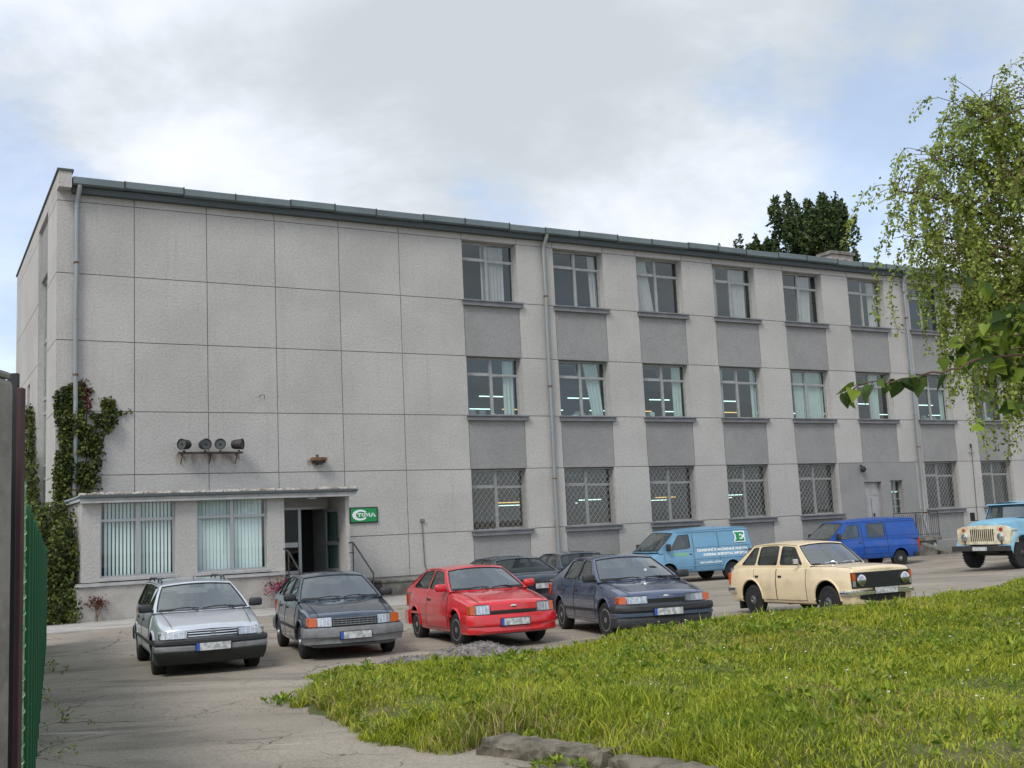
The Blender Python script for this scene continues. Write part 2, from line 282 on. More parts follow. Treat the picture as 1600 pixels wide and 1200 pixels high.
# ------------------------------------------------------------------ mesh helpers
class MB:
    def __init__(s, *mats): s.v, s.f, s.m, s.mats = [], [], [], list(mats)
    def mi(s, m):
        if m is None: return 0
        if m not in s.mats: s.mats.append(m)
        return s.mats.index(m)
    def add(s, vs, fs, m=None):
        o = len(s.v); s.v += [tuple(p) for p in vs]; k = s.mi(m)
        for f in fs: s.f.append([i + o for i in f]); s.m.append(k)
    def box(s, x0, x1, y0, y1, z0, z1, m=None, b=0., M=None):
        x0, x1 = min(x0, x1), max(x0, x1); y0, y1 = min(y0, y1), max(y0, y1); z0, z1 = min(z0, z1), max(z0, z1)
        if b <= 0:
            vs = [(x, y, z) for x in (x0, x1) for y in (y0, y1) for z in (z0, z1)]
            fs = [(0, 1, 3, 2), (4, 6, 7, 5), (0, 4, 5, 1), (2, 3, 7, 6), (0, 2, 6, 4), (1, 5, 7, 3)]
        else:
            b = min(b, (x1 - x0) * .45, (y1 - y0) * .45, (z1 - z0) * .45)
            bm = bmesh.new(); bmesh.ops.create_cube(bm, size=1)
            for q in bm.verts: q.co = Vector(((x0 + x1) / 2 + q.co.x * (x1 - x0), (y0 + y1) / 2 + q.co.y * (y1 - y0), (z0 + z1) / 2 + q.co.z * (z1 - z0)))
            bmesh.ops.bevel(bm, geom=bm.edges[:], offset=b, segments=2, affect='EDGES', profile=.5)
            bm.verts.index_update(); vs = [tuple(q.co) for q in bm.verts]; fs = [[q.index for q in f.verts] for f in bm.faces]; bm.free()
        if M is not None: vs = [M @ Vector(q) for q in vs]
        s.add(vs, fs, m)
    def tube(s, pts, r, m=None, n=6, close=False, caps=True):
        pts = [Vector(p) for p in pts]; k = len(pts); rr = r if hasattr(r, '__len__') else [r] * k
        vs, fs = [], []; u = None
        for i, p in enumerate(pts):
            a = pts[(i - 1) % k] if (close or i > 0) else p; c = pts[(i + 1) % k] if (close or i < k - 1) else p
            t = (c - a)
            if t.length < 1e-9: t = Vector((0, 0, 1))
            t.normalize()
            if u is None:
                u = t.orthogonal().normalized()
            else:
                u = (u - t * u.dot(t))
                u = u.normalized() if u.length > 1e-6 else t.orthogonal().normalized()
            w_ = t.cross(u)
            for j in range(n):
                an = 2 * math.pi * j / n; vs.append(p + (u * math.cos(an) + w_ * math.sin(an)) * rr[i])
        for i in range(k if close else k - 1):
            for j in range(n):
                a, b2 = i * n + j, i * n + (j + 1) % n; c, d = ((i + 1) % k) * n + j, ((i + 1) % k) * n + (j + 1) % n
                fs.append((a, b2, d, c))
        if caps and not close: fs += [tuple(range(n))[::-1], tuple(range((k - 1) * n, k * n))]
        s.add(vs, fs, m)
    def lathe(s, prof, m=None, n=24, M=None, axis='y'):
        vs, fs = [], []
        for (r, h) in prof:
            for j in range(n):
                a = 2 * math.pi * j / n
                vs.append((r * math.cos(a), h, r * math.sin(a)) if axis == 'y' else (r * math.cos(a), r * math.sin(a), h))
        for i in range(len(prof) - 1):
            for j in range(n): fs.append((i * n + j, i * n + (j + 1) % n, (i + 1) * n + (j + 1) % n, (i + 1) * n + j))
        fs += [tuple(range(n)), tuple(range((len(prof) - 1) * n, len(prof) * n))]
        if M is not None: vs = [M @ Vector(q) for q in vs]
        s.add(vs, fs, m)
    def prism(s, poly, fn, d0, d1, m=None):     # poly: 2d points, fn(a,b,d) -> 3d, extruded from d0 to d1
        n = len(poly); vs = [fn(a, b, d0) for a, b in poly] + [fn(a, b, d1) for a, b in poly]
        fs = [tuple(range(n)), tuple(range(n, 2 * n))] + [(i, (i + 1) % n, n + (i + 1) % n, n + i) for i in range(n)]
        s.add(vs, fs, m)
    def grid(s, fn, us, vs_, m=None, mf=None):
        P = [fn(u, v) for u in us for v in vs_]; nv = len(vs_)
        o = len(s.v); s.v += [tuple(p) for p in P]
        for i in range(len(us) - 1):
            for j in range(nv - 1):
                mm = mf((us[i] + us[i + 1]) / 2, (vs_[j] + vs_[j + 1]) / 2) if mf else m
                if mm is False: continue
                s.f.append([o + i * nv + j, o + (i + 1) * nv + j, o + (i + 1) * nv + j + 1, o + i * nv + j + 1]); s.m.append(s.mi(mm))
    def mesh(s, name, smooth=None):
        me = bpy.data.meshes.new(name); me.from_pydata(s.v, [], s.f)
        for m in s.mats: me.materials.append(MATS[m])
        me.polygons.foreach_set('material_index', s.m)
        if smooth is not None:
            me.polygons.foreach_set('use_smooth', [True] * len(me.polygons)); me.set_sharp_from_angle(angle=R(smooth))
        me.update(); return me
    def build(s, name, parent=None, smooth=None, loc=(0, 0, 0), rz=0.):
        o = bpy.data.objects.new(name, s.mesh(name, smooth)); COL.objects.link(o); o.location = loc; o.rotation_euler[2] = rz
        if parent: o.parent = parent
        return o
def empty(name, loc=(0, 0, 0), rz=0., parent=None):
    o = bpy.data.objects.new(name, None); COL.objects.link(o); o.location = loc; o.rotation_euler = (0, 0, rz); o.empty_display_size = .2
    if parent: o.parent = parent
    return o
def tag(o, label=None, cat=None, group=None, kind=None):
    for k, v in (('label', label), ('category', cat), ('group', group), ('kind', kind)):
        if v: o[k] = v
    return o
def copy_tree(o, parent=None):
    c = o.copy(); COL.objects.link(c)
    if parent: c.parent = parent
    for ch in o.children: copy_tree(ch, c)
    return c
def npmesh(name, verts, quads=None, tris=None, mats=(), parent=None, midx=None):
    me = bpy.data.meshes.new(name); nq = 0 if quads is None else len(quads); nt_ = 0 if tris is None else len(tris)
    me.vertices.add(len(verts)); me.vertices.foreach_set('co', np.asarray(verts, np.float32).ravel())
    me.loops.add(nq * 4 + nt_ * 3); me.polygons.add(nq + nt_)
    li = np.concatenate([np.asarray(a, np.int32).ravel() for a in (quads, tris) if a is not None])
    me.loops.foreach_set('vertex_index', li)
    ls = np.concatenate([np.arange(nq) * 4, nq * 4 + np.arange(nt_) * 3]).astype(np.int32)
    me.polygons.foreach_set('loop_start', ls)
    for m in mats: me.materials.append(MATS[m])
    if midx is not None: me.polygons.foreach_set('material_index', np.asarray(midx, np.int32))
    me.update(calc_edges=True); me.validate()
    o = bpy.data.objects.new(name, me); COL.objects.link(o)
    if parent: o.parent = parent
    return o
def unit(v): return v / np.maximum(np.linalg.norm(v, axis=-1, keepdims=True), 1e-9)
def leaf_arrays(pos, size, up=None, aspect=.6, droop=0., face=None):
    """folded rhombic leaves: pos (n,3), size (n,), optional stem direction and facing"""
    n = len(pos); d = unit(rng.normal(size=(n, 3)))
    if up is not None: d = unit(d * .8 + up)
    d[:, 2] -= droop; d = unit(d)
    r = unit(rng.normal(size=(n, 3))) if face is None else unit(rng.normal(size=(n, 3)) * .75 + face)
    sd_ = unit(np.cross(d, r)); nn = np.cross(sd_, d)
    s = size[:, None]; b = pos; tip = pos + d * s
    m1 = pos + d * s * .42 + sd_ * s * aspect * .5 + nn * s * .08; m2 = pos + d * s * .42 - sd_ * s * aspect * .5 + nn * s * .08
    V = np.stack([b, m1, tip, m2], 1).reshape(-1, 3); Q = np.arange(n * 4).reshape(-1, 4)
    return V, Q

# ------------------------------------------------------------------ ground
def sst(a, b, x):
    t = np.clip((np.asarray(x, float) - a) / (b - a), 0, 1); return t * t * (3 - 2 * t)
def g(x, y):
    return .10 * sst(-1, 4, x) * sst(24.5, 19, y) - .17 * sst(30, 40, y) * sst(2, 6, x) * (1 - sst(14, 17.5, x)) + .02 * np.sin(x * .7 + y * .3) * np.sin(y * .5)
xs = np.concatenate([[-900, -300, -120, -60, -35], np.arange(-20, 40.1, .5), [60, 110, 300, 900]])
ys = np.concatenate([[-300, -80, -20], np.arange(-6, 60.1, .5), [80, 150, 400, 1500]])
gx, gy = np.meshgrid(xs, ys, indexing='ij'); gz = g(gx, gy)
V = np.stack([gx, gy, gz], -1).reshape(-1, 3); ny = len(ys)
ii = (np.arange(len(xs) - 1)[:, None] * ny + np.arange(ny - 1)[None]).ravel()
o = npmesh('ground', V, quads=np.stack([ii, ii + ny, ii + ny + 1, ii + 1], 1), mats=('asphalt',)); tag(o, kind='structure')

GP = np.array([(-3.05, 16.5), (-2.9, 15.2), (-2.75, 13.9), (-2.35, 13.0), (-1.75, 11.7), (-1.05, 10.85), (-.45, 10.35), (.62, 9.3), (1.35, 8.35), (2.6, 7.0), (5, 4.5), (12, 2), (26, 2), (34, 24), (18, 30.5), (12.6, 27.2), (10.2, 24.6), (8.3, 21.9), (6.9, 20.3), (5.2, 19.5), (3.2, 18.75), (1.3, 18.4), (.4, 17.3), (-1.6, 16.45), (-2.5, 16.8)])
def sdist(P):
    d = np.full(len(P), 1e9); ins = np.zeros(len(P), bool); n = len(GP)
    for i in range(n):
        a, b = GP[i], GP[(i + 1) % n]; ab = b - a; t = np.clip(((P - a) @ ab) / (ab @ ab), 0, 1)
        d = np.minimum(d, np.linalg.norm(P - a - t[:, None] * ab, axis=1))
        cnd = (a[1] > P[:, 1]) != (b[1] > P[:, 1]); xi = a[0] + (P[:, 1] - a[1]) / (b[1] - a[1] + 1e-12) * ab[0]; ins ^= cnd & (P[:, 0] < xi)
    d = np.where(ins, d, -d); return d - .30 * sst(-.8, -.42, P[:, 0]) * sst(11.2, 10.7, P[:, 1])
def bedz(P, d):
    x, y = P[:, 0], P[:, 1]
    return g(x, y) + .006 - .05 * sst(-.06, -.2, d) + (.19 * sst(-.05, .8, d)) + .15 * sst(.5, 4, x) * sst(14, 18.5, y) * sst(-.05, .7, d) + .05 * sst(0, 2, d) * (np.sin(x * 1.3 + .5) * np.sin(y * 1.1) + .6 * np.sin(x * 2.9) * np.sin(y * 2.3 + 1))
def vnoise(x, y, k):
    r = np.random.default_rng(k); T = r.random((64, 64)); x0 = np.floor(x).astype(int); y0 = np.floor(y).astype(int); fx = x - x0; fy = y - y0; fx = fx * fx * (3 - 2 * fx); fy = fy * fy * (3 - 2 * fy)
    q = lambda i, j: T[i % 64, j % 64]
    return (q(x0, y0) * (1 - fx) + q(x0 + 1, y0) * fx) * (1 - fy) + (q(x0, y0 + 1) * (1 - fx) + q(x0 + 1, y0 + 1) * fx) * fy
bx = np.concatenate([np.arange(-4.2, 6, .08), np.arange(6, 34.5, .2)]); by = np.concatenate([np.arange(1.6, 8, .2), np.arange(8, 19, .08), np.arange(19, 31, .2)]); GX, GY = np.meshgrid(bx, by, indexing='ij'); P2 = np.stack([GX, GY], -1).reshape(-1, 2)
dd = sdist(P2); dd = dd + np.where(dd < .3, .26 * (vnoise(P2[:, 0] * 2.3 + 50, P2[:, 1] * 2.3 + 50, 21) - .6), 0); z = bedz(P2, dd); z = np.where(dd < -.30, g(P2[:, 0], P2[:, 1]) - .15, z)
ny = len(by); ii = (np.arange(len(bx) - 1)[:, None] * ny + np.arange(ny - 1)[None]).ravel(); Q = np.stack([ii, ii + ny, ii + ny + 1, ii + 1], 1)
Q = Q[(dd[Q] > -.55).any(1)]
o = npmesh('grass_bed', np.concatenate([P2, z[:, None]], 1), quads=Q, mats=('soil',)); tag(o, kind='structure')

def in_view(P, m=.6): return (np.abs(P[:, 0]) < P[:, 1] * .50 + m + 1.0) & (P[:, 1] > 7.2)
def blades():
    n = 1300000; P = np.stack([rng.uniform(-3.6, 20, n), rng.uniform(7, 30.5, n)], 1); P = P[in_view(P)]
    jit = .25 * (vnoise(P[:, 0] * 5, P[:, 1] * 5, 3) - .4) + .35 * (vnoise(P[:, 0] * 1.7, P[:, 1] * 1.7, 8) - .5); d = sdist(P) + jit; P, d = P[d > 0], d[d > 0]
    a = vnoise(P[:, 0] * .9, P[:, 1] * .9, 1); b = vnoise(P[:, 0] * 2.7, P[:, 1] * 2.7, 2)
    dens = np.clip(.5 + 1.1 * (a * .5 + b * .5), 0, 1); dens *= np.clip(15 / P[:, 1], .45, 1.0) ** .6; dens *= 1 - .6 * sst(.72, .85, vnoise(P[:, 0] * .7 + 9, P[:, 1] * 1.1, 11))
    k = rng.random(len(P)) < dens * .95; P, d, a, b = P[k], d[k], a[k], b[k]; n = len(P)
    h = (.028 + .045 * rng.random(n) ** 1.6) * (.45 + 1.15 * a) * (1 + .6 * b); h *= 1 + .9 * sst(.9, .1, d) * sst(16.5, 14, P[:, 1]) * (P[:, 0] < 1.8)
    tall = sst(2.2, .3, np.hypot((P[:, 0] - .55) / 1.0, (P[:, 1] - 11.3) / 1.2)); h *= 1 + 1.0 * tall
    tall = rng.random(n) < .03; h = np.where(tall, h * 2.0, h)
    wd = (.0035 + .0035 * rng.random(n)) * np.clip(P[:, 1] / 12, .9, 1.7); wd = np.where(rng.random(n) < .22, wd * 2.2, wd); h = np.where(wd > .011, h * .7, h)
    az = rng.uniform(0, 6.283, n); ln = h * rng.uniform(.25, 1.3, n); dr = np.stack([np.cos(az), np.sin(az)], 1); pr = np.stack([-np.sin(az + rng.normal(0, .5, n)), np.cos(az)], 1)
    z0 = bedz(P, d) - .01
    def pt(t, sgn): 
        q = P + dr * (ln * t * t)[:, None] + pr * (wd * sgn)[:, None]; return np.concatenate([q, (z0 + h * t * (1 - .25 * t * ln / h))[:, None]], 1)
    Vv = np.stack([pt(0, -.8), pt(0, .8), pt(.55, .7), pt(.55, -.7), pt(1.0, 0)], 1).reshape(-1, 3); o5 = np.arange(n)[:, None] * 5
    st = (rng.random(n) < .02 + .20 * sst(.62, .8, vnoise(P[:, 0] * 1.1 + 30, P[:, 1] * 1.1, 61)) + .35 * sst(1.0, .2, np.hypot(P[:, 0] + .35, (P[:, 1] - 10.75) * .8))).astype(np.int32)
    return Vv, o5 + np.array([[0, 1, 2, 3]]), o5 + np.array([[3, 2, 4]]), np.concatenate([st, st])
Vv, q4, t3, st_ = blades(); o = npmesh('grass', Vv, quads=q4, tris=t3, mats=('grass_blade', 'straw'), midx=st_); tag(o, 'sunlit uncut grass covering the raised verge in front of the cars', 'grass', kind='stuff')
def weeds():
    n = 9000; P = np.stack([rng.uniform(-3.3, 14, n), rng.uniform(8, 26, n)], 1); P = P[in_view(P)]; d = sdist(P); k = (d > .02) & (rng.random(len(P)) < .25 + .75 * sst(.5, .75, vnoise(P[:, 0] * .8 + 4, P[:, 1] * .8, 6))); P, d = P[k], d[k]
    ex = [(-3.0, 14.2), (-2.9, 13.9), (-2.85, 14.5), (-2.75, 13.7), (-3.15, 13.9), (-2.95, 14.7)] * 5 + [(.25, 9.35), (.35, 9.3), (.3, 9.42), (.15, 9.5)] * 3 + [(-2.1, 9.2), (-1.95, 9.25), (-2.3, 9.3)]
    ex += [(-2.80 - .4213 * t + random.uniform(.05, .55), 6.2 + t) for t in rng.uniform(4.5, 15, 28)]
    ex = np.array(ex) + rng.normal(0, .09, (len(ex), 2)); P = np.concatenate([P, ex]); d = np.concatenate([d, np.full(len(ex), -1.)])
    pos = []; up = []; sz = []
    for (x, y), di in zip(P, d):
        z0 = float(bedz(np.array([[x, y]]), np.array([di]))[0]) if di > 0 else float(g(x, y)); m = random.randint(5, 11); s_ = random.uniform(.05, .11) if y < 18 and x > -3.3 else random.uniform(.03, .07)
        for _ in range(m):
            a = random.uniform(0, 6.28); pos.append((x + .015 * math.cos(a), y + .015 * math.sin(a), z0 + random.uniform(0, .07))); up.append((math.cos(a) * 1.2, math.sin(a) * 1.2, random.uniform(.3, 1.2))); sz.append(s_ * random.uniform(.7, 1.2))
    return leaf_arrays(np.array(pos), np.array(sz), up=np.array(up), aspect=.38, face=np.array([[0, 0, 1.]]))
Vv, Q = weeds(); o = npmesh('weeds', Vv, quads=Q, mats=('weed_leaf',)); tag(o, 'broad leaved weeds and dandelion rosettes growing through the verge grass', 'weeds', kind='stuff')
def flowers():
    n = 230; P = np.stack([rng.uniform(-3, 14, n), rng.uniform(9, 24, n)], 1); P = P[in_view(P)]; d = sdist(P); P, d = P[d > .15], d[d > .15]; Vs, Qs, mi = [], [], []
    for (x, y), di in zip(P, d):
        z0 = float(bedz(np.array([[x, y]]), np.array([di]))[0]) + random.uniform(.10, .17); r = random.uniform(.007, .014); k = len(Vs)
        Vs += [(x + r * math.cos(a), y + r * math.sin(a), z0 + (.012 if i % 2 else 0)) for i, a in enumerate(np.linspace(0, 6.283, 9)[:8])] + [(x, y, z0 + .012), (x, y, z0 - .08)]
        c = int(random.random() < .22)
        Qs += [(k + i, k + (i + 1) % 8, k + 8) for i in range(8)] + [(k, k + 4, k + 9)]; mi += [c] * 8 + [2]
    return npmesh('wildflowers', np.array(Vs), tris=np.array(Qs), mats=('petal_white', 'petal_yellow', 'weed_leaf'), midx=mi)
tag(flowers(), 'tiny white and yellow wildflowers dotted through the verge grass', 'wildflowers', kind='stuff')

# kerb blocks along the front edge of the verge
def kerb(pts, top):
    mb = MB('kerb_stone'); P = [Vector(p) for p in pts]
    n = len(P); prof = [(-.02, -.06), (-.018, .3), (-.01, .55), (.0, .75), (.012, .9), (.05, 1.0), (.11, 1.02), (.17, 1.01), (.28, 1.02), (.30, -.06)]
    vs = []
    L_ = 0
    for i in range(n):
        t = (P[min(i + 1, n - 1)] - P[max(i - 1, 0)]).normalized(); nrm = Vector((-t.y, t.x)) if True else None
        for (a, h) in prof:
            nv = float(vnoise(np.array([P[i].x * 9 + a * 40]), np.array([P[i].y * 9 + h * 7]), 51)[0]) + .5 * float(vnoise(np.array([P[i].x * 31 + a * 60]), np.array([P[i].y * 31 + h * 17]), 52)[0]); jz = -.035 * nv + .012 if h > .3 else 0; ja = .05 * nv - .02 if 0 < h < 1.01 and a < .2 else 0
            q = P[i] + nrm * (a + ja); vs.append((q.x, q.y, h * top + jz if h > 0 else -.05))
    k = len(prof); fs = [(i * k + j, i * k + (j + 1) % k, (i + 1) * k + (j + 1) % k, (i + 1) * k + j) for i in range(n - 1) for j in range(k)] + [tuple(range(k)), tuple(range((n - 1) * k, n * k))]
    mb.add(vs, fs); return tag(mb.build('kerb', smooth=50), kind='structure')
def lerpn(a, b, n): return [Vector(a).lerp(Vector(b), i / (n - 1)) for i in range(n)]
kerb(lerpn((-.47, 10.32), (.57, 9.33), 60), .155); kerb(lerpn((.62, 9.28), (1.35, 8.42), 60), .135); kerb(lerpn((1.40, 8.36), (2.6, 6.95), 60), .14)
# gravel heap between the verge and the red car
mb = MB('gravel')
def heap(u, v):
    x = -2.35 + 3.0 * u; y = 17.05 + .25 * u + 1.25 * v; e = math.sin(math.pi * u) ** .6 * math.sin(math.pi * v) ** .8
    return (x + .04 * math.sin(v * 23 + u * 9), y, float(g(x, y)) - .03 + .25 * e * (.85 + .25 * math.sin(u * 11 + 2) + .12 * math.sin(u * 29 + v * 17)) + (random.uniform(-.02, .02) if e > .1 else 0))
mb.grid(heap, np.linspace(0, 1, 70), np.linspace(0, 1, 34)); o = mb.build('gravel', smooth=25); tag(o, 'low heap of grey gravel between the red car and the grass', 'gravel', kind='stuff')
def pebbles():
    Vs, Fs = [], []; tet = [(1, 0, -.5), (-.5, .87, -.5), (-.5, -.87, -.5), (.1, .1, .8)]
    spots = [(*heap(random.uniform(.02, .98), random.uniform(.02, .98))[:2], 0) for _ in range(3000)]
    for (x, y, _) in spots:
        u, v = (x + 2.35) / 3.0, 0; 
        v = min(max((y - 17.05 - .25 * u) / 1.25, 0), 1); u = min(max(u, 0), 1)
        zz_ = heap(u, v)[2]; s = random.uniform(.008, .022); a = random.uniform(0, 6.28); k = len(Vs)
        for p in tet: Vs.append((x + s * (p[0] * math.cos(a) - p[1] * math.sin(a)), y + s * (p[0] * math.sin(a) + p[1] * math.cos(a)), zz_ + s * p[2] + .008))
        Fs += [(k, k + 1, k + 3), (k + 1, k + 2, k + 3), (k + 2, k, k + 3), (k, k + 2, k + 1)]
    for q_ in range(190):
        x, y, s, zz_ = (random.gauss(11.2, .5), random.gauss(23.6, .45), random.uniform(.02, .06), .32) if q_ < 46 else (random.gauss(-3.35, .4), random.gauss(14.6, .6), random.uniform(.006, .025), .01); k = len(Vs)
        for p in tet: Vs.append((x + s * p[0], y + s * p[1], zz_ + s * p[2]))
        Fs += [(k, k + 1, k + 3), (k + 1, k + 2, k + 3), (k + 2, k, k + 3), (k, k + 2, k + 1)]
    return npmesh('pebbles', np.array(Vs), tris=np.array(Fs), mats=('gravel',))
tag(pebbles(), 'loose pebbles lying on the gravel heap and in the far grass', 'pebbles', kind='stuff')

# ------------------------------------------------------------------ factory building (local x along the facade, -y towards the yard)
BO, BA = (-1.646, 40.085, 0.0), R(29.422)
bld = empty('factory_building', BO, BA)
tag(bld, 'long three storey grey factory building with rendered panels and rows of windows', 'building')
L0, L1, L2, L3, L4, L5, PL = 12.93, 10.61, 8.49, 6.275, 4.29, 2.05, .61
NB, UL, UR, ZT, DEEP = 10, -14.13, 41.0, 13.42, 13.2
WW = 2.35; JW = .026
pj = [-11.81 + 2.311 * i for i in range(5)]
def relief(mb, xs, zs, cell, M, rev='plaster', revd=.36):
    xs = sorted(set(round(v, 4) for v in xs)); zs = sorted(set(round(v, 4) for v in zs)); C = {}
    for i in range(len(xs) - 1):
        for j in range(len(zs) - 1): C[i, j] = cell((xs[i] + xs[i + 1]) / 2, (zs[j] + zs[j + 1]) / 2)
    dep = lambda c: revd if c is None else c[0]
    for (i, j), c in C.items():
        x0, x1, z0, z1 = xs[i], xs[i + 1], zs[j], zs[j + 1]
        if c is not None: mb.add([M(x0, c[0], z0), M(x1, c[0], z0), M(x1, c[0], z1), M(x0, c[0], z1)], [(0, 1, 2, 3)], c[1])
        for (ni, nj, A, B_) in ((i + 1, j, (x1, z0), (x1, z1)), (i, j + 1, (x0, z1), (x1, z1))):
            e = C.get((ni, nj), 'x')
            if e == 'x': continue
            da, db = dep(c), dep(e)
            if abs(da - db) > 1e-5:
                hi = c if da < db else e
                mm = (hi[1] if hi else rev)
                if mm == 'joint': mm = rev
                mb.add([M(A[0], da, A[1]), M(B_[0], da, B_[1]), M(B_[0], db, B_[1]), M(A[0], db, A[1])], [(0, 1, 2, 3)], mm)
def near(v, lst, t=JW / 2 + 1e-4): return any(abs(v - q) < t for q in lst)
wl = [i * 4.0 for i in range(NB)]
xs = [UL, UR, 18.42, 23.42, 19.94, 21.04, 21.63, 22.43] + [p + s * JW / 2 for p in pj for s in (-1, 1)] + [q for x in wl for q in (x - JW, x, x + WW, x + WW + JW)]
zs = [0 - .3, ZT, .92, 3.42, 1.9, 3.46] + [L + s * JW / 2 for L in (PL, L5, L4, L3, L2, L1, L0) for s in (-1, 1)]
def fcell(x, z):
    col = next((i for i in range(NB) if wl[i] < x < wl[i] + WW), None)
    edge = any(wl[i] - JW < x < wl[i] or wl[i] + WW < x < wl[i] + WW + JW for i in range(NB))
    if 18.42 < x < 23.42 and PL < z < L4 + JW / 2:
        if 19.94 < x < 21.04 and .92 < z < 3.42: return None
        if 21.63 < x < 22.43 and 1.9 < z < 3.46: return None
        if near(z, (L4,)): return (.02, 'joint')
        return (.004, 'plaster_grey')
    if col is not None:
        for a, b in ((L5, L4), (L3, L2), (L1, L0)):
            if a - JW / 2 < z < b + JW / 2: return None
        for a, b in ((PL, L5), (L4, L3), (L2, L1)):
            if a < z < b: return (.03, 'plaster_grey')
        if z < PL: return (.0, 'plinth')
        return (0., 'plaster')
    if z < PL - JW / 2: return (0., 'plinth')
    if near(z, (PL, L4, L3, L2, L1, L0)) or (near(z, (L5,)) and x > -6): return (.02, 'joint')
    if near(x, pj): return (.02, 'joint')
    if edge: return (.02, 'joint') if (z > L0 or any(a < z < b for a, b in ((PL, L5), (L4, L3), (L2, L1)))) else (0., 'plaster')
    if near(x, [q for i in range(NB) for q in (wl[i], wl[i] + WW)]) and z > L0: return (.02, 'joint')
    return (0., 'plaster')
mb = MB('plaster', 'plaster_grey', 'plinth', 'joint')
relief(mb, xs, zs, fcell, lambda x, d, z: (x, d, z))
mb.build('front_wall', bld)
# gable wall, looking along +x from the left; v runs back
gv = [0, DEEP, 2.35, 5.05, 7.6, 8.5]; gz = [-.3, ZT + .1, 11.4, .9, 4.9, 4.5, 7.2, 6.75, 5.2, 8.2] + [L + s * JW / 2 for L in (PL, L4, L3, L2, L1, L0) for s in (-1, 1)]
def gcell(v, z):
    if 2.35 < v < 5.05 and z > .9: return None if z < 11.4 else (.10, 'plaster_grey')
    if 7.6 < v < 8.5 and 6.75 < z < 8.2: return None
    if near(z, (PL, L4, L3, L2, L1, L0)): return (.02, 'joint')
    return (0., 'plinth' if z < PL else 'plaster')
mb = MB('plaster', 'plaster_grey', 'plinth', 'joint'); relief(mb, gv, gz, gcell, lambda v, d, z: (UL + d, v, z), revd=.3)
mb.build('gable_wall', bld)
mb = MB('plaster', 'plinth'); mb.box(UR - .05, UR, .02, DEEP, -.3, ZT, 'plaster'); mb.box(UL + .02, UR - .06, DEEP - .3, DEEP, -.3, ZT - .02, 'plaster'); mb.build('rear_wall', bld)
# stair window strip of the gable
mb = MB('white_frame', 'curtain_pale')
for v in (2.35, 3.25, 4.15, 5.0): mb.box(UL + .19, UL + .27, v, v + .05, .9, 11.4, 'white_frame')
for z in (.9, 2.6, 4.45, 4.9, 6.7, 7.2, 9.2, 11.3): mb.box(UL + .20, UL + .26, 2.38, 5.03, z, z + .09, 'white_frame')
sw = mb.build('stair_window', bld); mb = MB('pane'); mb.box(UL + .225, UL + .235, 2.36, 5.04, .95, 11.38); mb.build('pane', sw)
mb = MB('curtain_pale'); mb.box(UL + .285, UL + .295, 2.36, 5.04, .92, 11.39); mb.build('backing_screen', sw)
mb = MB('white_frame'); mb.box(UL + .2, UL + .26, 7.6, 8.5, 6.75, 6.82); mb.box(UL + .2, UL + .26, 7.6, 8.5, 8.13, 8.2); mb.box(UL + .2, UL + .26, 7.6, 7.67, 6.83, 8.12); mb.box(UL + .2, UL + .26, 8.43, 8.5, 6.83, 8.12)
sw = mb.build('window', bld); mb = MB('pane'); mb.box(UL + .225, UL + .235, 7.68, 8.42, 6.83, 8.12); mb.build('pane', sw)
# floors, inner back wall, partitions
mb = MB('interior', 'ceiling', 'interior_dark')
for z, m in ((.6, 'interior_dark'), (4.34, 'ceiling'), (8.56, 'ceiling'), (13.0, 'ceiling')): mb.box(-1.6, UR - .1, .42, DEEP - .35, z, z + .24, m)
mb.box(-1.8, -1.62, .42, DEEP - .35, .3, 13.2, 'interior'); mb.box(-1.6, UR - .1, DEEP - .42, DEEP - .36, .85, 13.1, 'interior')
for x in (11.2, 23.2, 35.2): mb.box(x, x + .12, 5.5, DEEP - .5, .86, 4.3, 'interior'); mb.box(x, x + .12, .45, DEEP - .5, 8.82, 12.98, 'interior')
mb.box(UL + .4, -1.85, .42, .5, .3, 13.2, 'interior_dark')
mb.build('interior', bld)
# factory halls: fluorescent tubes seen through the panes
lampm = {}
for nm, mt in (('w', 'lamp_white'), ('y', 'lamp_yellow')):
    m_ = MB(mt); m_.box(-.6, .6, -.035, .035, -.02, .02); lampm[nm] = m_.mesh('ceiling_lamp')
def lamp(x, y, z, k):
    l = bpy.data.objects.new('ceiling_lamp', lampm[k]); COL.objects.link(l); l.parent = bld; l.location = (x, y, z)
for k in range(17): lamp(.6 + 2.35 * k + random.uniform(-.5, .5), 7.6, 8.05, 'w' if k % 7 != 3 else 'y'); lamp(1.5 + 2.35 * k + random.uniform(-.6, .6), 11.4, 7.95, 'w' if k % 3 else 'y')
for k in range(9): lamp(1.2 + 4.4 * k, 7.5, 3.25, 'y' if k % 2 else 'w'); lamp(2.9 + 4.4 * k, 10.5, 3.2, 'w')
for k in range(3): lamp(26.2 + 2.3 * k, 6.6, 12.3, 'y' if k == 0 else 'w'); lamp(26.8 + 2.3 * k, 9.0, 12.2, 'w')

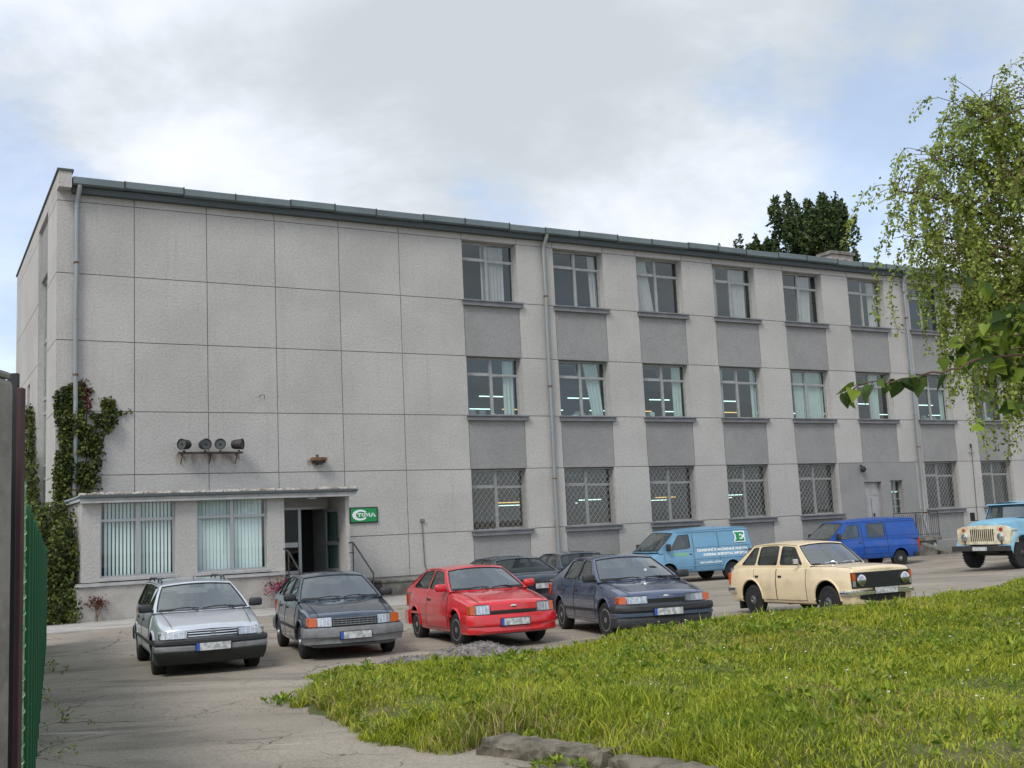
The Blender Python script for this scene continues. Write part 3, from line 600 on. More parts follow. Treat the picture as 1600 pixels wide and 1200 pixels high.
# windows
WH = L0 - L1
def window_frame_mesh():
    m = MB('white_frame'); y0, y1 = .30, .37; a = .055
    m.box(0, WW, y0, y1, 0, a); m.box(0, WW, y0, y1, WH - a, WH); m.box(0, a, y0, y1, a, WH - a); m.box(WW - a, WW, y0, y1, a, WH - a)
    mx_ = WW * .49; zt_ = WH * .71
    m.box(mx_ - .05, mx_ + .05, y0 - .004, y1 + .004, a, WH - a); m.box(a, mx_ - .052, y0, y1, zt_ - .045, zt_ + .045); m.box(mx_ + .052, WW - a, y0, y1, zt_ - .035, zt_ + .035)
    for (x0, x1, z0, z1) in ((a, mx_ - .05, zt_ + .045, WH - a), (mx_ + .05, WW - a, a, zt_ - .035)):
        m.box(x0, x0 + .03, y0 + .01, y1 - .01, z0, z1); m.box(x1 - .03, x1, y0 + .01, y1 - .01, z0, z1); m.box(x0 + .03, x1 - .03, y0 + .01, y1 - .01, z0, z0 + .03); m.box(x0 + .03, x1 - .03, y0 + .01, y1 - .01, z1 - .03, z1)
    return m.mesh('window')
WFM = window_frame_mesh()
m = MB('pane'); m.add([(0, .335, 0), (WW, .335, 0), (WW, .335, WH), (0, .335, WH)], [(0, 1, 2, 3)]); PANE = m.mesh('pane')
m = MB('sill'); m.box(-.10, WW + .17, -.16, .29, -.045, .012, b=.008); m.box(-.07, WW + .14, -.11, .02, -.20, -.047, b=.006); SILL = m.mesh('sill')
def grille_mesh():
    m = MB('grille_bar'); y = .15; st = .215; h = WH - .06
    for s in (1, -1):
        k = -h
        while k < WW + (h if s < 0 else 0):
            if s > 0: xa, za, xb, zb = k, .02, k + h * .78, h
            else: xa, za, xb, zb = k + h * .78, .02, k, h
            P = []
            t0, t1 = 0., 1.
            dx = xb - xa
            for lim, sg in ((0.02, 1), (WW - .02, -1)):
                t = (lim - xa) / dx
                if (sg > 0) == (dx > 0): t0 = max(t0, t)
                else: t1 = min(t1, t)
            if t1 > t0 + .02: m.tube([(xa + dx * t0, y + .006 * s, za + (zb - za) * t0), (xa + dx * t1, y + .006 * s, za + (zb - za) * t1)], .007, n=4)
            k += st
    for (p, q) in (((.02, .02), (WW - .02, .02)), ((WW - .02, .02), (WW - .02, h)), ((WW - .02, h), (.02, h)), ((.02, h), (.02, .02))): m.tube([(p[0], y, p[1]), (q[0], y, q[1])], .014, n=4)
    return m.mesh('grille')
GRM = grille_mesh()
def child(me, par, loc=(0, 0, 0)):
    o = bpy.data.objects.new(me.name, me); COL.objects.link(o); o.parent = par; o.location = loc; return o
def curtain(par, x0, x1, m, dx=0., z0=.03):
    mb = MB(m); n = max(10, int((x1 - x0) * 60)); ph = random.uniform(0, 6)
    def fn(u, v):
        x = x0 + (x1 - x0) * u + dx * v * (1 - u * .3); return (x, .44 + .028 * math.sin(u * (x1 - x0) * 42 + ph) + .012 * math.sin(u * 9 + v * 2), z0 + (WH - .08 - z0) * v)
    mb.grid(fn, np.linspace(0, 1, n), np.linspace(0, 1, 6)); mb.build('curtain', par, smooth=180)
CUR = {(2, 0): [(1.0, 1.95, 'p', 0)], (2, 1): [(1.95, 2.3, 'p', -.05)], (2, 2): [(.1, 1.1, 'p', -.45)], (2, 3): [(.05, .5, 'p', 0), (1.2, 2.1, 'p', 0)], (2, 4): [(1.1, 1.9, 'p', .1)], (2, 5): [(1.7, 2.3, 'p', 0)],
       (2, 7): [(.1, .9, 'p', 0)], (2, 8): [(1.3, 2.2, 'p', 0)],
       (1, 0): [(1.75, 2.2, 'w', 0)], (1, 1): [(1.75, 2.3, 'w', -.35)], (1, 2): [(1.75, 2.25, 'w', 0)], (1, 3): [(.05, .5, 'w', 0), (2.0, 2.3, 'w', 0)], (1, 4): [(.55, 2.25, 'w', 0)], (1, 5): [(1.25, 1.85, 'w', 0)], (1, 6): [(2.0, 2.3, 'w', 0)], (1, 7): [(.1, .5, 'w', 0)]}
for i in range(NB):
    for fl, z in ((0, L5), (1, L3), (2, L1)):
        if fl == 0 and i == 5: continue
        wo = child(WFM, bld, (wl[i], 0, z + .0)); wo.name = 'window'
        h_ = {0: L4 - L5, 1: L2 - L3, 2: L0 - L1}[fl]; wo.scale = (1, 1, h_ / WH)
        pn = child(PANE, wo); pn.rotation_euler = (R(random.uniform(-.5, .5)), 0, R(random.uniform(-.5, .5))); child(SILL, wo)
        if fl == 0: child(GRM, wo)
        for (a, b, mt, dx) in CUR.get((fl, i), ()): curtain(wo, a, b, 'curtain_pink' if mt == 'p' else 'curtain_pale', dx)
        if (fl, i) in ((2, 2), (1, 1), (1, 2), (2, 6), (1, 5)):
            mb = MB('white_frame', 'dark'); x0, x1, z0, z1 = .06, WW * .49 - .055, WH * .71 + .05, WH - .06; M = Matrix.Translation((0, .37, z0)) @ Matrix.Rotation(R(-22), 4, 'X')
            for (a, b, p, q) in ((x0, x1, 0, .035), (x0, x1, z1 - z0 - .035, z1 - z0), (x0, x0 + .03, .036, z1 - z0 - .036), (x1 - .03, x1, .036, z1 - z0 - .036)): mb.box(a, b, .0, .03, p, q, 'white_frame', M=M)
            mb.build('vent_sash', wo)
        if fl == 1 and i in (0, 1, 2, 6, 7):
            mb = MB('board_grey', 'white_frame', 'blind')
            for _ in range(9):
                x = random.uniform(.1, 2.0); mb.box(x, x + random.uniform(.06, .3), .5 + random.uniform(0, .3), .85, .02, random.uniform(.08, .32), random.choice(['board_grey', 'white_frame', 'blind']))
            mb.build('window_clutter', wo)
# raised side door, slit window, landing
mb = MB('white_frame', 'board_grey'); mb.box(19.94, 21.04, .20, .26, .92, 3.42, 'white_frame'); mb.box(20.0, 20.98, .185, .20, .94, 2.75, 'board_grey'); mb.box(20.0, 20.98, .19, .2, 2.83, 3.36, 'fascia'); mb.box(20.46, 20.5, .172, .185, .96, 2.7, 'plinth')
dr = mb.build('side_door', bld); mb = MB('steel_dark'); mb.box(20.55, 20.6, .12, .172, 1.85, 2.0, b=.01); mb.build('handle', dr)
mb = MB('grille_bar'); mb.box(21.63, 22.43, .2, .25, 1.9, 1.96); mb.box(21.63, 22.43, .2, .25, 3.4, 3.46)
for x in (21.63, 22.0, 22.37): mb.box(x, x + .06, .205, .245, 1.96, 3.4)
for z in (2.25, 2.6, 2.95): mb.box(21.69, 22.37, .21, .24, z, z + .03)
sw = mb.build('window', bld); sw.name = 'window'; mb = MB('pane'); mb.box(21.66, 22.4, .225, .23, 1.93, 3.43); mb.build('pane', sw)
mb = MB('concrete'); mb.box(17.6, 23.1, -1.35, -.005, .66, .84, b=.02); mb.box(17.9, 22.9, -1.2, -.01, -.3, .655); mb.box(23.3, 25.2, -1.5, -.01, -.3, .16, b=.02)
for k in range(4): mb.box(17.3 - .3 * k, 17.59 - .3 * k, -1.3, -.012, -.3, .64 - .16 * k)
ld = mb.build('landing', bld)
mb = MB('steel_dark')
for x in np.linspace(20.2, 23.05, 24): mb.tube([(x, -1.28, .84), (x, -1.28, 1.86)], .009, n=4)
for x in (20.2, 21.6, 23.05): mb.tube([(x, -1.28, .84), (x, -1.28, 1.93)], .02, n=5)
mb.tube([(20.2, -1.28, 1.93), (23.05, -1.28, 1.93)], .022, n=6); mb.tube([(23.05, -1.28, 1.93), (23.05, -.03, 1.93)], .022, n=6); mb.tube([(20.2, -1.28, .95), (23.05, -1.28, .95)], .014, n=5)
mb.build('railing', ld)
# gutter, eaves and roof
mb = MB('gutter', 'soffit', 'steel_dark'); x = UL + .42
seg = [1.55, 1.85, 1.7, 1.9, 1.6]; k = 0
while x < UR:
    e = min(x + seg[k % 5], UR + .1); dz = .018 * math.sin(k * 1.9) + .006 * random.uniform(-1, 1)
    P = [(-.06, 13.36), (-.34, 13.36), (-.42, 13.40), (-.42, 13.60), (-.40, 13.62), (-.06, 13.66)]
    mb.prism(P, lambda a, b, d: (d, a, b + dz), x, e - .004, 'gutter'); mb.box(e - .03, e + .01, -.434, -.41, 13.37 + dz, 13.63 + dz, 'steel_dark'); x = e; k += 1
mb.build('gutter', bld)
mb = MB('soffit'); mb.box(UL + .42, UR, -.22, .0 - .003, 13.16, 13.35); mb.build('fascia_board', bld)
mb = MB('roofing'); mb.add([(UL + .35, -.06, 13.67), (UR, -.06, 13.67), (UR, DEEP, 13.25), (UL + .35, DEEP, 13.25), (UL + .35, -.06, 13.43), (UR, -.06, 13.43), (UR, DEEP, 13.05), (UL + .35, DEEP, 13.05)], [(0, 1, 2, 3), (7, 6, 5, 4), (0, 4, 5, 1), (1, 5, 6, 2), (2, 6, 7, 3), (3, 7, 4, 0)]); rf = mb.build('roof', bld)
mb = MB('plaster', 'soffit')
mb.add([(UL - .004, -.42, 13.25), (UL - .004, DEEP, 13.15), (UL - .004, DEEP, 13.46), (UL - .004, -.42, 13.76), (UL + .38, -.42, 13.25), (UL + .38, DEEP, 13.15), (UL + .38, DEEP, 13.46), (UL + .38, -.42, 13.76)], [(0, 1, 2, 3), (7, 6, 5, 4), (0, 3, 7, 4), (1, 5, 6, 2), (0, 4, 5, 1), (3, 2, 6, 7)], 'plaster')
mb.add([(UL - .05, -.46, 13.762), (UL - .05, DEEP, 13.462), (UL - .05, DEEP, 13.53), (UL - .05, -.46, 13.83), (UL + .43, -.46, 13.762), (UL + .43, DEEP, 13.462), (UL + .43, DEEP, 13.53), (UL + .43, -.46, 13.83)], [(0, 1, 2, 3), (7, 6, 5, 4), (0, 3, 7, 4), (1, 5, 6, 2), (0, 4, 5, 1), (3, 2, 6, 7)], 'soffit')
mb.build('parapet', bld)
mb = MB('brick', 'concrete', 'dark'); mb.box(25.0, 26.6, 5.6, 6.5, 13.2, 15.85, 'brick'); mb.box(24.9, 26.7, 5.5, 6.6, 15.85, 16.02, 'concrete')
for x in (25.25, 25.9): mb.box(x, x + .25, 5.59, 5.7, 15.2, 15.6, 'dark')
mb.build('chimney', rf)
mb = MB('steel_dark'); mb.tube([(16.2, -.3, 13.6), (16.2, -.3, 13.95)], .05); mb.build('roof_vent', rf)
def downpipe(x, z0, z1, foot=None):
    mb = MB('pipe_zinc', 'rust'); y = -.13; P = [(x + .06, -.34, 13.37), (x + .06, -.34, 13.28), (x + .02, y, 12.95)]
    n = 7
    for i in range(n + 1): P.append((x + .012 * math.sin(i * 2.1) - .02 * i / n, y, 12.7 + (z0 - 12.7) * i / n))
    if foot: P += foot
    mb.tube(P, .075, 'pipe_zinc', n=10)
    for i in range(n + 1):
        zc = 12.7 + (z0 - 12.7) * i / n; mb.tube([(x - .02 * i / n, y, zc - .03), (x - .02 * i / n, y, zc + .03)], .088, 'rust' if i % 2 else 'pipe_zinc', n=10); mb.box(x - .012, x + .012, y + .05, 0, zc - .01, zc + .01, 'rust')
    mb.build('downpipe', bld, smooth=40)
downpipe(-13.57, .3, 13); downpipe(3.5, .35, 13); downpipe(23.6, 1.9, 13, foot=[(23.45, -.16, 1.62), (22.9, -.8, .95), (22.55, -1.5, .22)])
downpipe(36.0, .3, 13)

# things fixed to or standing by the wall: each a thing of its own
def wallthing(name, label, cat, x, y, z):
    e = empty(name, Matrix.Rotation(BA, 4, 'Z') @ Vector((x, y, z)) + Vector(BO), BA); return tag(e, label, cat)
sg = wallthing('sign_board', 'green company sign with white ring and lettering TUMA beside the entrance', 'sign', -4.76, -.005, 2.5)
mb = MB('black', 'sign_green'); W_, H_ = 1.04, .54
mb.box(0, W_, -.05, 0, 0, H_, 'black', b=.008); mb.build('frame', sg)
mb = MB('sign_green'); mb.box(.045, W_ - .045, -.058, -.049, .04, H_ - .04); mb.build('panel', sg)
mb = MB('sign_white'); ef = lambda a, b, d: (a, d, b); cx, cy = .38, .27
A = np.linspace(R(36), R(324), 40); outer = [(cx + .285 * math.cos(t), cy + .185 * math.sin(t)) for t in A]; inner = [(cx + .03 + .185 * math.cos(t), cy + .118 * math.sin(t)) for t in A]
for i in range(39): mb.prism([outer[i], outer[i + 1], inner[i + 1], inner[i]], ef, -.0585, -.066)
mb.build('ring_emblem', sg)
mb = MB('sign_white')
def stroke(pts): mb.prism(pts, ef, -.0585, -.068)
def rect(x0, x1, z0, z1): stroke([(x0, z0), (x1, z0), (x1, z1), (x0, z1)])
zb, zt = .212, .335; x = .285
rect(x, x + .135, zt - .028, zt); rect(x, x + .016, zt - .05, zt - .0281); rect(x + .119, x + .135, zt - .05, zt - .0281); rect(x + .05, x + .085, zb + .0141, zt - .0281); rect(x + .035, x + .10, zb, zb + .014)   # T
x = .43; rect(x, x + .058, zt - .014, zt); rect(x + .012, x + .045, zb + .03, zt - .0141); rect(x + .082, x + .128, zt - .014, zt); rect(x + .094, x + .116, zb + .03, zt - .0141); stroke([(x + .012, zb + .0299), (x + .035, zb), (x + .095, zb), (x + .116, zb + .0299)])   # U
x = .572; rect(x, x + .04, zb, zb + .014); rect(x + .01, x + .03, zb + .0141, zt); stroke([(x + .0301, zt), (x + .055, zt), (x + .095, zb + .03), (x + .075, zb + .01)]); stroke([(x + .0951, zb + .031), (x + .118, zt), (x + .142, zt), (x + .0961, zb + .011)]); rect(x + .1421, x + .17, zb + .0141, zt); rect(x + .12, x + .185, zb, zb + .014)  # M
x = .765; stroke([(x, zb), (x + .03, zb), (x + .085, zt), (x + .06, zt)]); stroke([(x + .0855, zt), (x + .14, zb), (x + .18, zb), (x + .105, zt)]); rect(x + .05, x + .12, zb + .035, zb + .052); rect(x - .015, x + .045, zb - .012, zb - .0005); rect(x + .115, x + .195, zb - .012, zb - .0005)  # A
mb.build('lettering', sg)

def stainmat():
    m = mat('rust_stain', (.16, .10, .06), .95); t = m.node_tree; L = t.links.new; b = next(n for n in t.nodes if n.type == 'BSDF_PRINCIPLED'); tc = t.nodes.new('ShaderNodeTexCoord'); mp = t.nodes.new('ShaderNodeMapping'); mp.inputs['Scale'].default_value = (3.2, 1, 1.0)
    n = t.nodes.new('ShaderNodeTexNoise'); n.inputs['Scale'].default_value = 1.6; n.inputs['Detail'].default_value = 6; L(tc.outputs['Object'], mp.inputs[0]); L(mp.outputs[0], n.inputs['Vector'])
    sp = t.nodes.new('ShaderNodeSeparateXYZ'); L(tc.outputs['Generated'], sp.inputs[0]); a = t.nodes.new('ShaderNodeMath'); a.operation = 'MULTIPLY_ADD'; L(sp.outputs[2], a.inputs[0]); a.inputs[1].default_value = .55; a.inputs[2].default_value = -.42
    ad = t.nodes.new('ShaderNodeMath'); ad.operation = 'ADD'; L(a.outputs[0], ad.inputs[0]); L(n.outputs['Fac'], ad.inputs[1]); mr = t.nodes.new('ShaderNodeMapRange'); mr.interpolation_type = 'SMOOTHSTEP'; L(ad.outputs[0], mr.inputs[0]); mr.inputs[1].default_value = .25; mr.inputs[2].default_value = .8; mr.inputs[4].default_value = .42; L(mr.outputs[0], b.inputs['Alpha'])
stainmat()
mb = MB('rust_stain'); mb.add([(-10.55, -.004, 4.30), (-8.5, -.004, 4.30), (-8.5, -.004, 4.93), (-10.55, -.004, 4.93)], [(0, 1, 2, 3)]); mb.build('rust_stain', bld)
mb = MB('rust_stain'); mb.add([(-6.2, -.004, 4.25), (-5.6, -.004, 4.25), (-5.6, -.004, 4.68), (-6.2, -.004, 4.68)], [(0, 1, 2, 3)]); mb.build('rust_stain', bld)
fl = wallthing('floodlight_rail', 'row of four dark floodlights on a rusty steel rail above the porch', 'floodlights', -10.5, 0, 4.93)
mb = MB('steel_dark', 'rust'); mb.box(-.05, 2.0, -.42, -.36, -.03, .03, 'steel_dark'); mb.box(-.05, 2.0, -.30, -.25, -.03, .03, 'rust')
for x in (.1, 1.0, 1.85): mb.box(x, x + .05, -.36, 0, -.035, -.005, 'steel_dark'); mb.tube([(x, -.3, -.03), (x, -.02, -.32)], .018, 'rust')
mb.build('rail', fl)
for x, ang, dn in ((.12, R(-52), .02), (.78, R(8), 0), (1.27, R(-14), 0), (1.88, R(55), .02)):
    M = Matrix.Translation((x, -.40, .27)) @ Matrix.Rotation(ang, 4, 'Z')
    mb = MB('steel_dark'); mb.lathe([(.02, .24), (.12, .23), (.15, .17), (.165, -.04), (.18, -.12), (.165, -.125), (.15, -.06)], 'steel_dark', n=22, M=M); mb.box(-.03, .03, -.03, .03, -.28, -.19, M=M)
    f = mb.build('floodlight', fl, smooth=45); mb = MB('flood_lens', 'chrome'); mb.lathe([(.155, -.085), (.10, -.05), (.02, -.03)], 'flood_lens', n=22, M=M); mb.lathe([(.05, -.10), (.05, -.05)], 'steel_dark', n=10, M=M); mb.build('reflector', f, smooth=45)
wx = wallthing('wall_lamp', 'small rusty box lamp on the wall right of the floodlights', 'lamp', -5.85, 0, 4.62)
mb = MB('rust', 'steel_dark'); mb.box(-.25, .25, -.35, -.02, .02, .14, 'rust', b=.02); mb.box(-.2, .2, -.3, -.04, -.05, .018, 'steel_dark'); mb.build('housing', wx); mb = MB('steel_dark'); mb.box(-.03, .03, -.04, 0, -.1, .25); mb.build('bracket', wx)
wx = wallthing('wall_bell', 'small dark alarm bell high on the grey wall over the side door', 'bell', 19.82, 0, 4.0)
mb = MB('steel_dark'); mb.lathe([(.02, -.22), (.12, -.2), (.15, -.1), (.06, -.06), (.05, 0)], n=16); mb.build('bell_dome', wx, smooth=40); mb = MB('steel_dark'); mb.box(-.05, .05, -.05, 0, .12, .2); mb.build('bracket', wx)
wx = wallthing('wall_cable', 'thin pipe with a small tap head running down the wall beside the red car', 'pipe', -2.05, -.03, 0)
mb = MB('concrete'); mb.tube([(0, 0, 2.5), (.02, 0, 1.9), (.05, 0, 1.0), (.12, 0, .75), (.22, 0, .6)], .018); mb.box(-.06, .09, -.05, .03, 2.44, 2.56, b=.01); mb.build('pipe', wx)
wx = wallthing('lightning_rod', 'thin dark rod with a cross arm fixed to the pier above the truck', 'rod', 27.35, -.06, 0)
mb = MB('steel_dark'); mb.tube([(0, 0, 5.0), (0, 0, 4.2), (-.06, 0, 2.0), (-.08, 0, .3)], .014, n=5); mb.tube([(-.22, 0, 4.72), (-.1, 0, 4.66), (.1, 0, 4.66), (.22, 0, 4.72)], .012, n=5); mb.lathe([(.01, .12), (.04, .1), (.045, -.05), (.01, -.1)], axis='z', n=10, M=Matrix.Translation((0, 0, 5.02))); mb.build('rod', wx)
wx = wallthing('wall_hook', 'small iron hook on the blank rendered wall above the floodlights', 'hook', -7.81, 0, 6.75); mb = MB('steel_dark'); mb.tube([(0, 0, .08), (0, -.22, .1), (.1, -.25, .1), (.1, -.25, -.04)], .012, n=5); mb.build('hook', wx)
pl_ = wallthing('concrete_trough', 'low weathered concrete trough against the wall behind the navy car', 'trough', -4.1, -1.15, 0)
mb = MB('concrete'); mb.box(0, 2.6, 0, .95, 0, .46, b=.03); mb.box(-.04, 2.64, -.04, .99, .462, .56, b=.03); mb.build('trough', pl_)
bd = wallthing('white_board', 'long white board leaning on the ground beside the blue van', 'board', 21.0, -2.3, 0)
mb = MB('board_pale'); MATS['board_pale'] = MATS['sign_white']
mb.grid(lambda u, v: (2.6 * u - .4, -.25 * v - .5 * u, .55 * (1 - u) ** 1.6 + .05 + .03 * v), np.linspace(0, 1, 12), (0, 1)); mb.grid(lambda u, v: (2.6 * u - .4, -.25 * v - .5 * u, .55 * (1 - u) ** 1.6 + .02 + .03 * v), np.linspace(0, 1, 12), (0, 1)); mb.build('board', bd)

# ------------------------------------------------------------------ entrance porch
PD = 3.2; PX0, PX1 = -13.80, -5.92
po = wallthing('entrance_porch', 'low flat roofed entrance porch with two big blind hung windows and an open door', 'porch', 0, 0, 0)
xs = [PX0, PX1, -13.31, -11.26, -10.65, -8.56, -8.04]; zs = [1.12, 3.36, 1.22]
def pcell(x, z):
    if z > 1.22 and (-13.31 < x < -11.26 or -10.65 < x < -8.56): return None
    if x > -8.04: return None
    return (0., 'plaster')
mb = MB('plaster', 'concrete_pale'); relief(mb, [PX0, -13.31, -11.26, -10.65, -8.56, -8.04], zs, pcell, lambda x, d, z: (x, -PD + d, z), revd=.22)
mb.box(PX0, PX0 + .25, -PD + .02, 0, 1.12, 3.36, 'plaster'); mb.box(-8.22, -8.04, -PD + .006, -1.66, .9, 3.36, 'plaster'); mb.box(PX1 - .14, PX1 - .02, -PD + .05, -.003, .93, 3.36, 'plaster')
mb.box(-8.0, PX1 - .15, -1.6, -1.5, 3.06, 3.36, 'plaster')
mb.build('porch_wall', po)
mb = MB('concrete_pale'); mb.box(PX0 - .12, -8.10, -PD - .10, -PD + .3, -.2, 1.0, b=.012); mb.box(PX0 - .12, PX0 + .3, -PD + .31, 0, -.2, 1.0); mb.build('plinth_wall', po)
mb = MB('fascia'); mb.box(PX0 - .16, -8.10, -PD - .16, -PD + .2, 1.003, 1.06, b=.01); mb.box(PX0 - .14, -8.12, -PD - .13, -PD + .15, 1.062, 1.10); mb.build('sill_band', po)
mb = MB('fascia', 'soffit', 'roof_crumb', 'roofing')
mb.box(PX0 - .08, PX1 + .14, -PD - .22, -.004, 3.36, 3.44, 'fascia'); mb.box(PX0 - .1, PX1 + .16, -PD - .30, -.006, 3.443, 3.52, 'soffit', b=.01); mb.box(PX0 - .06, PX1 + .05, -PD - .25, -PD - .10, 3.30, 3.357, 'fascia')
x = PX0 - .08
while x < PX1 + .1:
    l = random.uniform(.05, .22); mb.box(x, x + l, -PD - .29 + random.uniform(0, .05), -PD + .1, 3.521, 3.575 + random.uniform(-.01, .035), 'roof_crumb', b=.012); x += l + random.choice([0.002, .03, .004])
mb.box(PX0 - .05, PX1 + .1, -PD - .15, -.01, 3.521, 3.55, 'roofing'); mb.build('roof', po)
mb = MB('pipe_zinc'); mb.tube([(PX0 - .08, -PD - .2, 3.5), (PX0 - .25, -PD - .25, 3.42), (PX0 - .48, -PD - .25, 3.36)], .03); mb.build('spout', po)
for (x0, x1, ang, mt) in ((-13.31, -11.26, -24, 0), (-10.65, -8.56, -12, 1)):
    w_ = x1 - x0; z0, z1 = 1.22, 3.36; y0, y1 = -PD + .12, -PD + .18; zm = z0 + (z1 - z0) * .745; xm = x0 + w_ * .50
    mb = MB('alu'); mb.box(x0, x1, y0, y1, z0, z0 + .06); mb.box(x0, x1, y0, y1, z1 - .06, z1); mb.box(x0, x0 + .05, y0, y1, z0 + .06, z1 - .06); mb.box(x1 - .06, x1, y0, y1, z0 + .06, z1 - .06)
    mb.box(xm - .05, xm + .05, y0 - .01, y1, z0 + .06, z1 - .06); mb.box(x0 + .05, xm - .051, y0 - .005, y1, zm - .035, zm + .035); mb.box(xm + .051, x1 - .06, y0 - .02, y1, zm - .04, zm + .04)
    wo = mb.build('window', po); mb = MB('shop_glass'); mb.add([(x0 + .02, -PD + .15, z0 + .02), (x1 - .02, -PD + .15, z0 + .02), (x1 - .02, -PD + .15, z1 - .02), (x0 + .02, -PD + .15, z1 - .02)], [(0, 1, 2, 3)]); mb.build('pane', wo)
    mb = MB('fascia'); mb.box(x0 - .05, x1 + .06, -PD - .10, -PD + .118, z0 - .09, z0 - .005, b=.008); mb.build('sill', wo)
    mb = MB('blind'); x = x0 + .06 + (.12 if mt == 0 else 0)
    while x < x1 - .05:
        a = R(ang + random.uniform(-9, 9)); hw2 = .036 if mt == 0 else .046; dx, dy = hw2 * math.cos(a), hw2 * math.sin(a); y = -PD + .27; b_ = random.uniform(0, .006)
        mb.add([(x - dx, y - dy, z0 + .03 + b_), (x + dx, y + dy, z0 + .03 + b_), (x + dx, y + dy, z1 - .02), (x - dx, y - dy, z1 - .02)], [(0, 1, 2, 3)]); x += .104 + random.uniform(-.005, .005)
    mb.build('blind', wo)
mb = MB('interior_dark', 'interior'); mb.box(PX0 + .27, -8.24, -.5, -.45, .9, 3.34, 'interior'); mb.box(PX0 + .27, -8.24, -PD + .32, -.5, .96, 1.0, 'interior'); mb.box(-7.9, PX1 - .16, -.06, -.01, .9, 3.1, 'interior_dark'); mb.box(-8.03, -7.95, -1.5, -.07, .95, 3.2, 'interior_dark'); mb.build('interior', po)
# door screen set back in the recess
mb = MB('alu'); Y0, Y1 = -1.62, -1.56
mb.box(-8.03, -7.98, Y0, Y1, .96, 3.05); mb.box(-7.10, -7.0, Y0 - .01, Y1 + .01, .96, 3.05); mb.box(-6.2, -6.10, Y0, Y1, .96, 3.05); mb.box(-8.03, -6.1, Y0 + .003, Y1 - .003, 2.98, 3.06); mb.box(-7.97, -7.11, Y0 + .004, Y1 - .004, 1.80, 1.95); mb.box(-7.97, -7.11, Y0 + .004, Y1 - .004, .96, 1.06)
dr = mb.build('door_screen', po); mb = MB('rear_glass'); mb.box(-7.97, -7.11, -1.594, -1.588, 1.07, 2.97); mb.build('pane', dr)
dd_ = empty('door', (-6.2, -1.64, .96), R(-78), po)
mb = MB('alu'); mb.box(-.9, -.82, -.02, .02, 0, 2.0); mb.box(-.08, 0, -.02, .02, 0, 2.0); mb.box(-.819, -.081, -.018, .018, 0, .12); mb.box(-.819, -.081, -.018, .018, 1.9, 2.0); mb.box(-.819, -.081, -.018, .018, .85, .98)
df = mb.build('leaf', dd_); dd_.rotation_euler[2] = R(100)
mb = MB('pane'); mb.box(-.82, -.08, -.004, .004, .12, 1.9); mb.build('pane', dd_); mb = MB('steel_dark'); mb.box(-.88, -.84, -.07, .07, .95, 1.1, b=.01); mb.build('handle', dd_)
mb = MB('concrete_pale', 'concrete'); mb.box(-8.0, PX1 + .05, -PD - .3, -.01, .70, .93, 'concrete'); mb.box(-7.98, PX1 + .03, -PD - .28, -.02, -.2, .695, 'concrete')
for k in range(5): mb.box(-8.05, PX1 + .1, -PD - .3 - .32 * (k + 1), -PD - .301 - .32 * k, -.2, .78 - .155 * k, 'concrete')
st = mb.build('steps', po)
mb = MB('steel_dark'); y = -PD - .25
mb.tube([(PX1 - .04, -1.9, 1.85), (PX1 - .04, y, 1.87), (PX1 - .04, y - 1.6, .95)], .025); mb.tube([(PX1 - .04, -1.9, 1.55), (PX1 - .04, y, 1.56)], .014); mb.tube([(PX1 - .04, y, .9), (PX1 - .04, y, 1.87)], .02); mb.tube([(PX1 - .04, -1.9, .9), (PX1 - .04, -1.9, 1.85)], .02); mb.tube([(PX1 - .04, y - 1.6, .1), (PX1 - .04, y - 1.6, .95)], .02)
mb.tube([(-8.12, y + .1, 1.78), (-8.12, y - .35, 1.70), (-8.05, y - 1.6, .86)], .025); mb.tube([(-8.05, y - 1.6, .1), (-8.05, y - 1.6, .86)], .02); mb.tube([(-8.12, y - .35, .6), (-8.12, y - .35, 1.7)], .02)
mb.build('handrail', po)
mb = MB('fascia', 'lamp_dim'); MATS['lamp_dim'] = MATS['sign_white']; mb.box(-7.0, -6.75, -2.5, -2.25, 3.28, 3.355, 'lamp_dim', b=.03); mb.build('ceiling_lamp', po)
mb = MB('concrete_pale'); mb.box(-15.5, -8.3, -PD - 2.2, -PD - .12, -.2, .07, b=.02); mb.box(-15.5, 3, -PD - 2.9, -PD - 2.21, -.2, .055, b=.02); mb.box(-5.5, 3, -PD - 2.2, -.02, -.2, .03)
o = mb.build('pavement', loc=BO, rz=BA); tag(o, kind='structure')

# ------------------------------------------------------------------ climbing plants
def inpoly(x, z, poly):
    c = False; n = len(poly)
    for i in range(n):
        (x1, y1), (x2, y2) = poly[i], poly[(i + 1) % n]
        if (y1 > z) != (y2 > z) and x < (z - y1) / (y2 - y1) * (x2 - x1) + x1: c = not c
    return c
def fill(poly, n, jit):
    a = np.array(poly); out = []
    while len(out) < n:
        x, z = random.uniform(a[:, 0].min() - jit, a[:, 0].max() + jit), random.uniform(a[:, 1].min() - jit, a[:, 1].max() + jit)
        if inpoly(x + random.gauss(0, jit), z + random.gauss(0, jit), poly): out.append((x, z))
    return np.array(out)
IV = [(-14.16, 6.84), (-13.73, 7.09), (-13.45, 7.14), (-13.26, 6.3), (-13.02, 6.07), (-12.87, 6.67), (-12.45, 6.68), (-12.34, 6.11), (-12.57, 5.61), (-12.79, 5.75), (-12.92, 5.02), (-13.1, 3.9), (-13.34, 3.66), (-13.37, 2.21), (-14.2, .1), (-14.16, 4.35), (-14.01, 5.51), (-14.15, 6.29)]
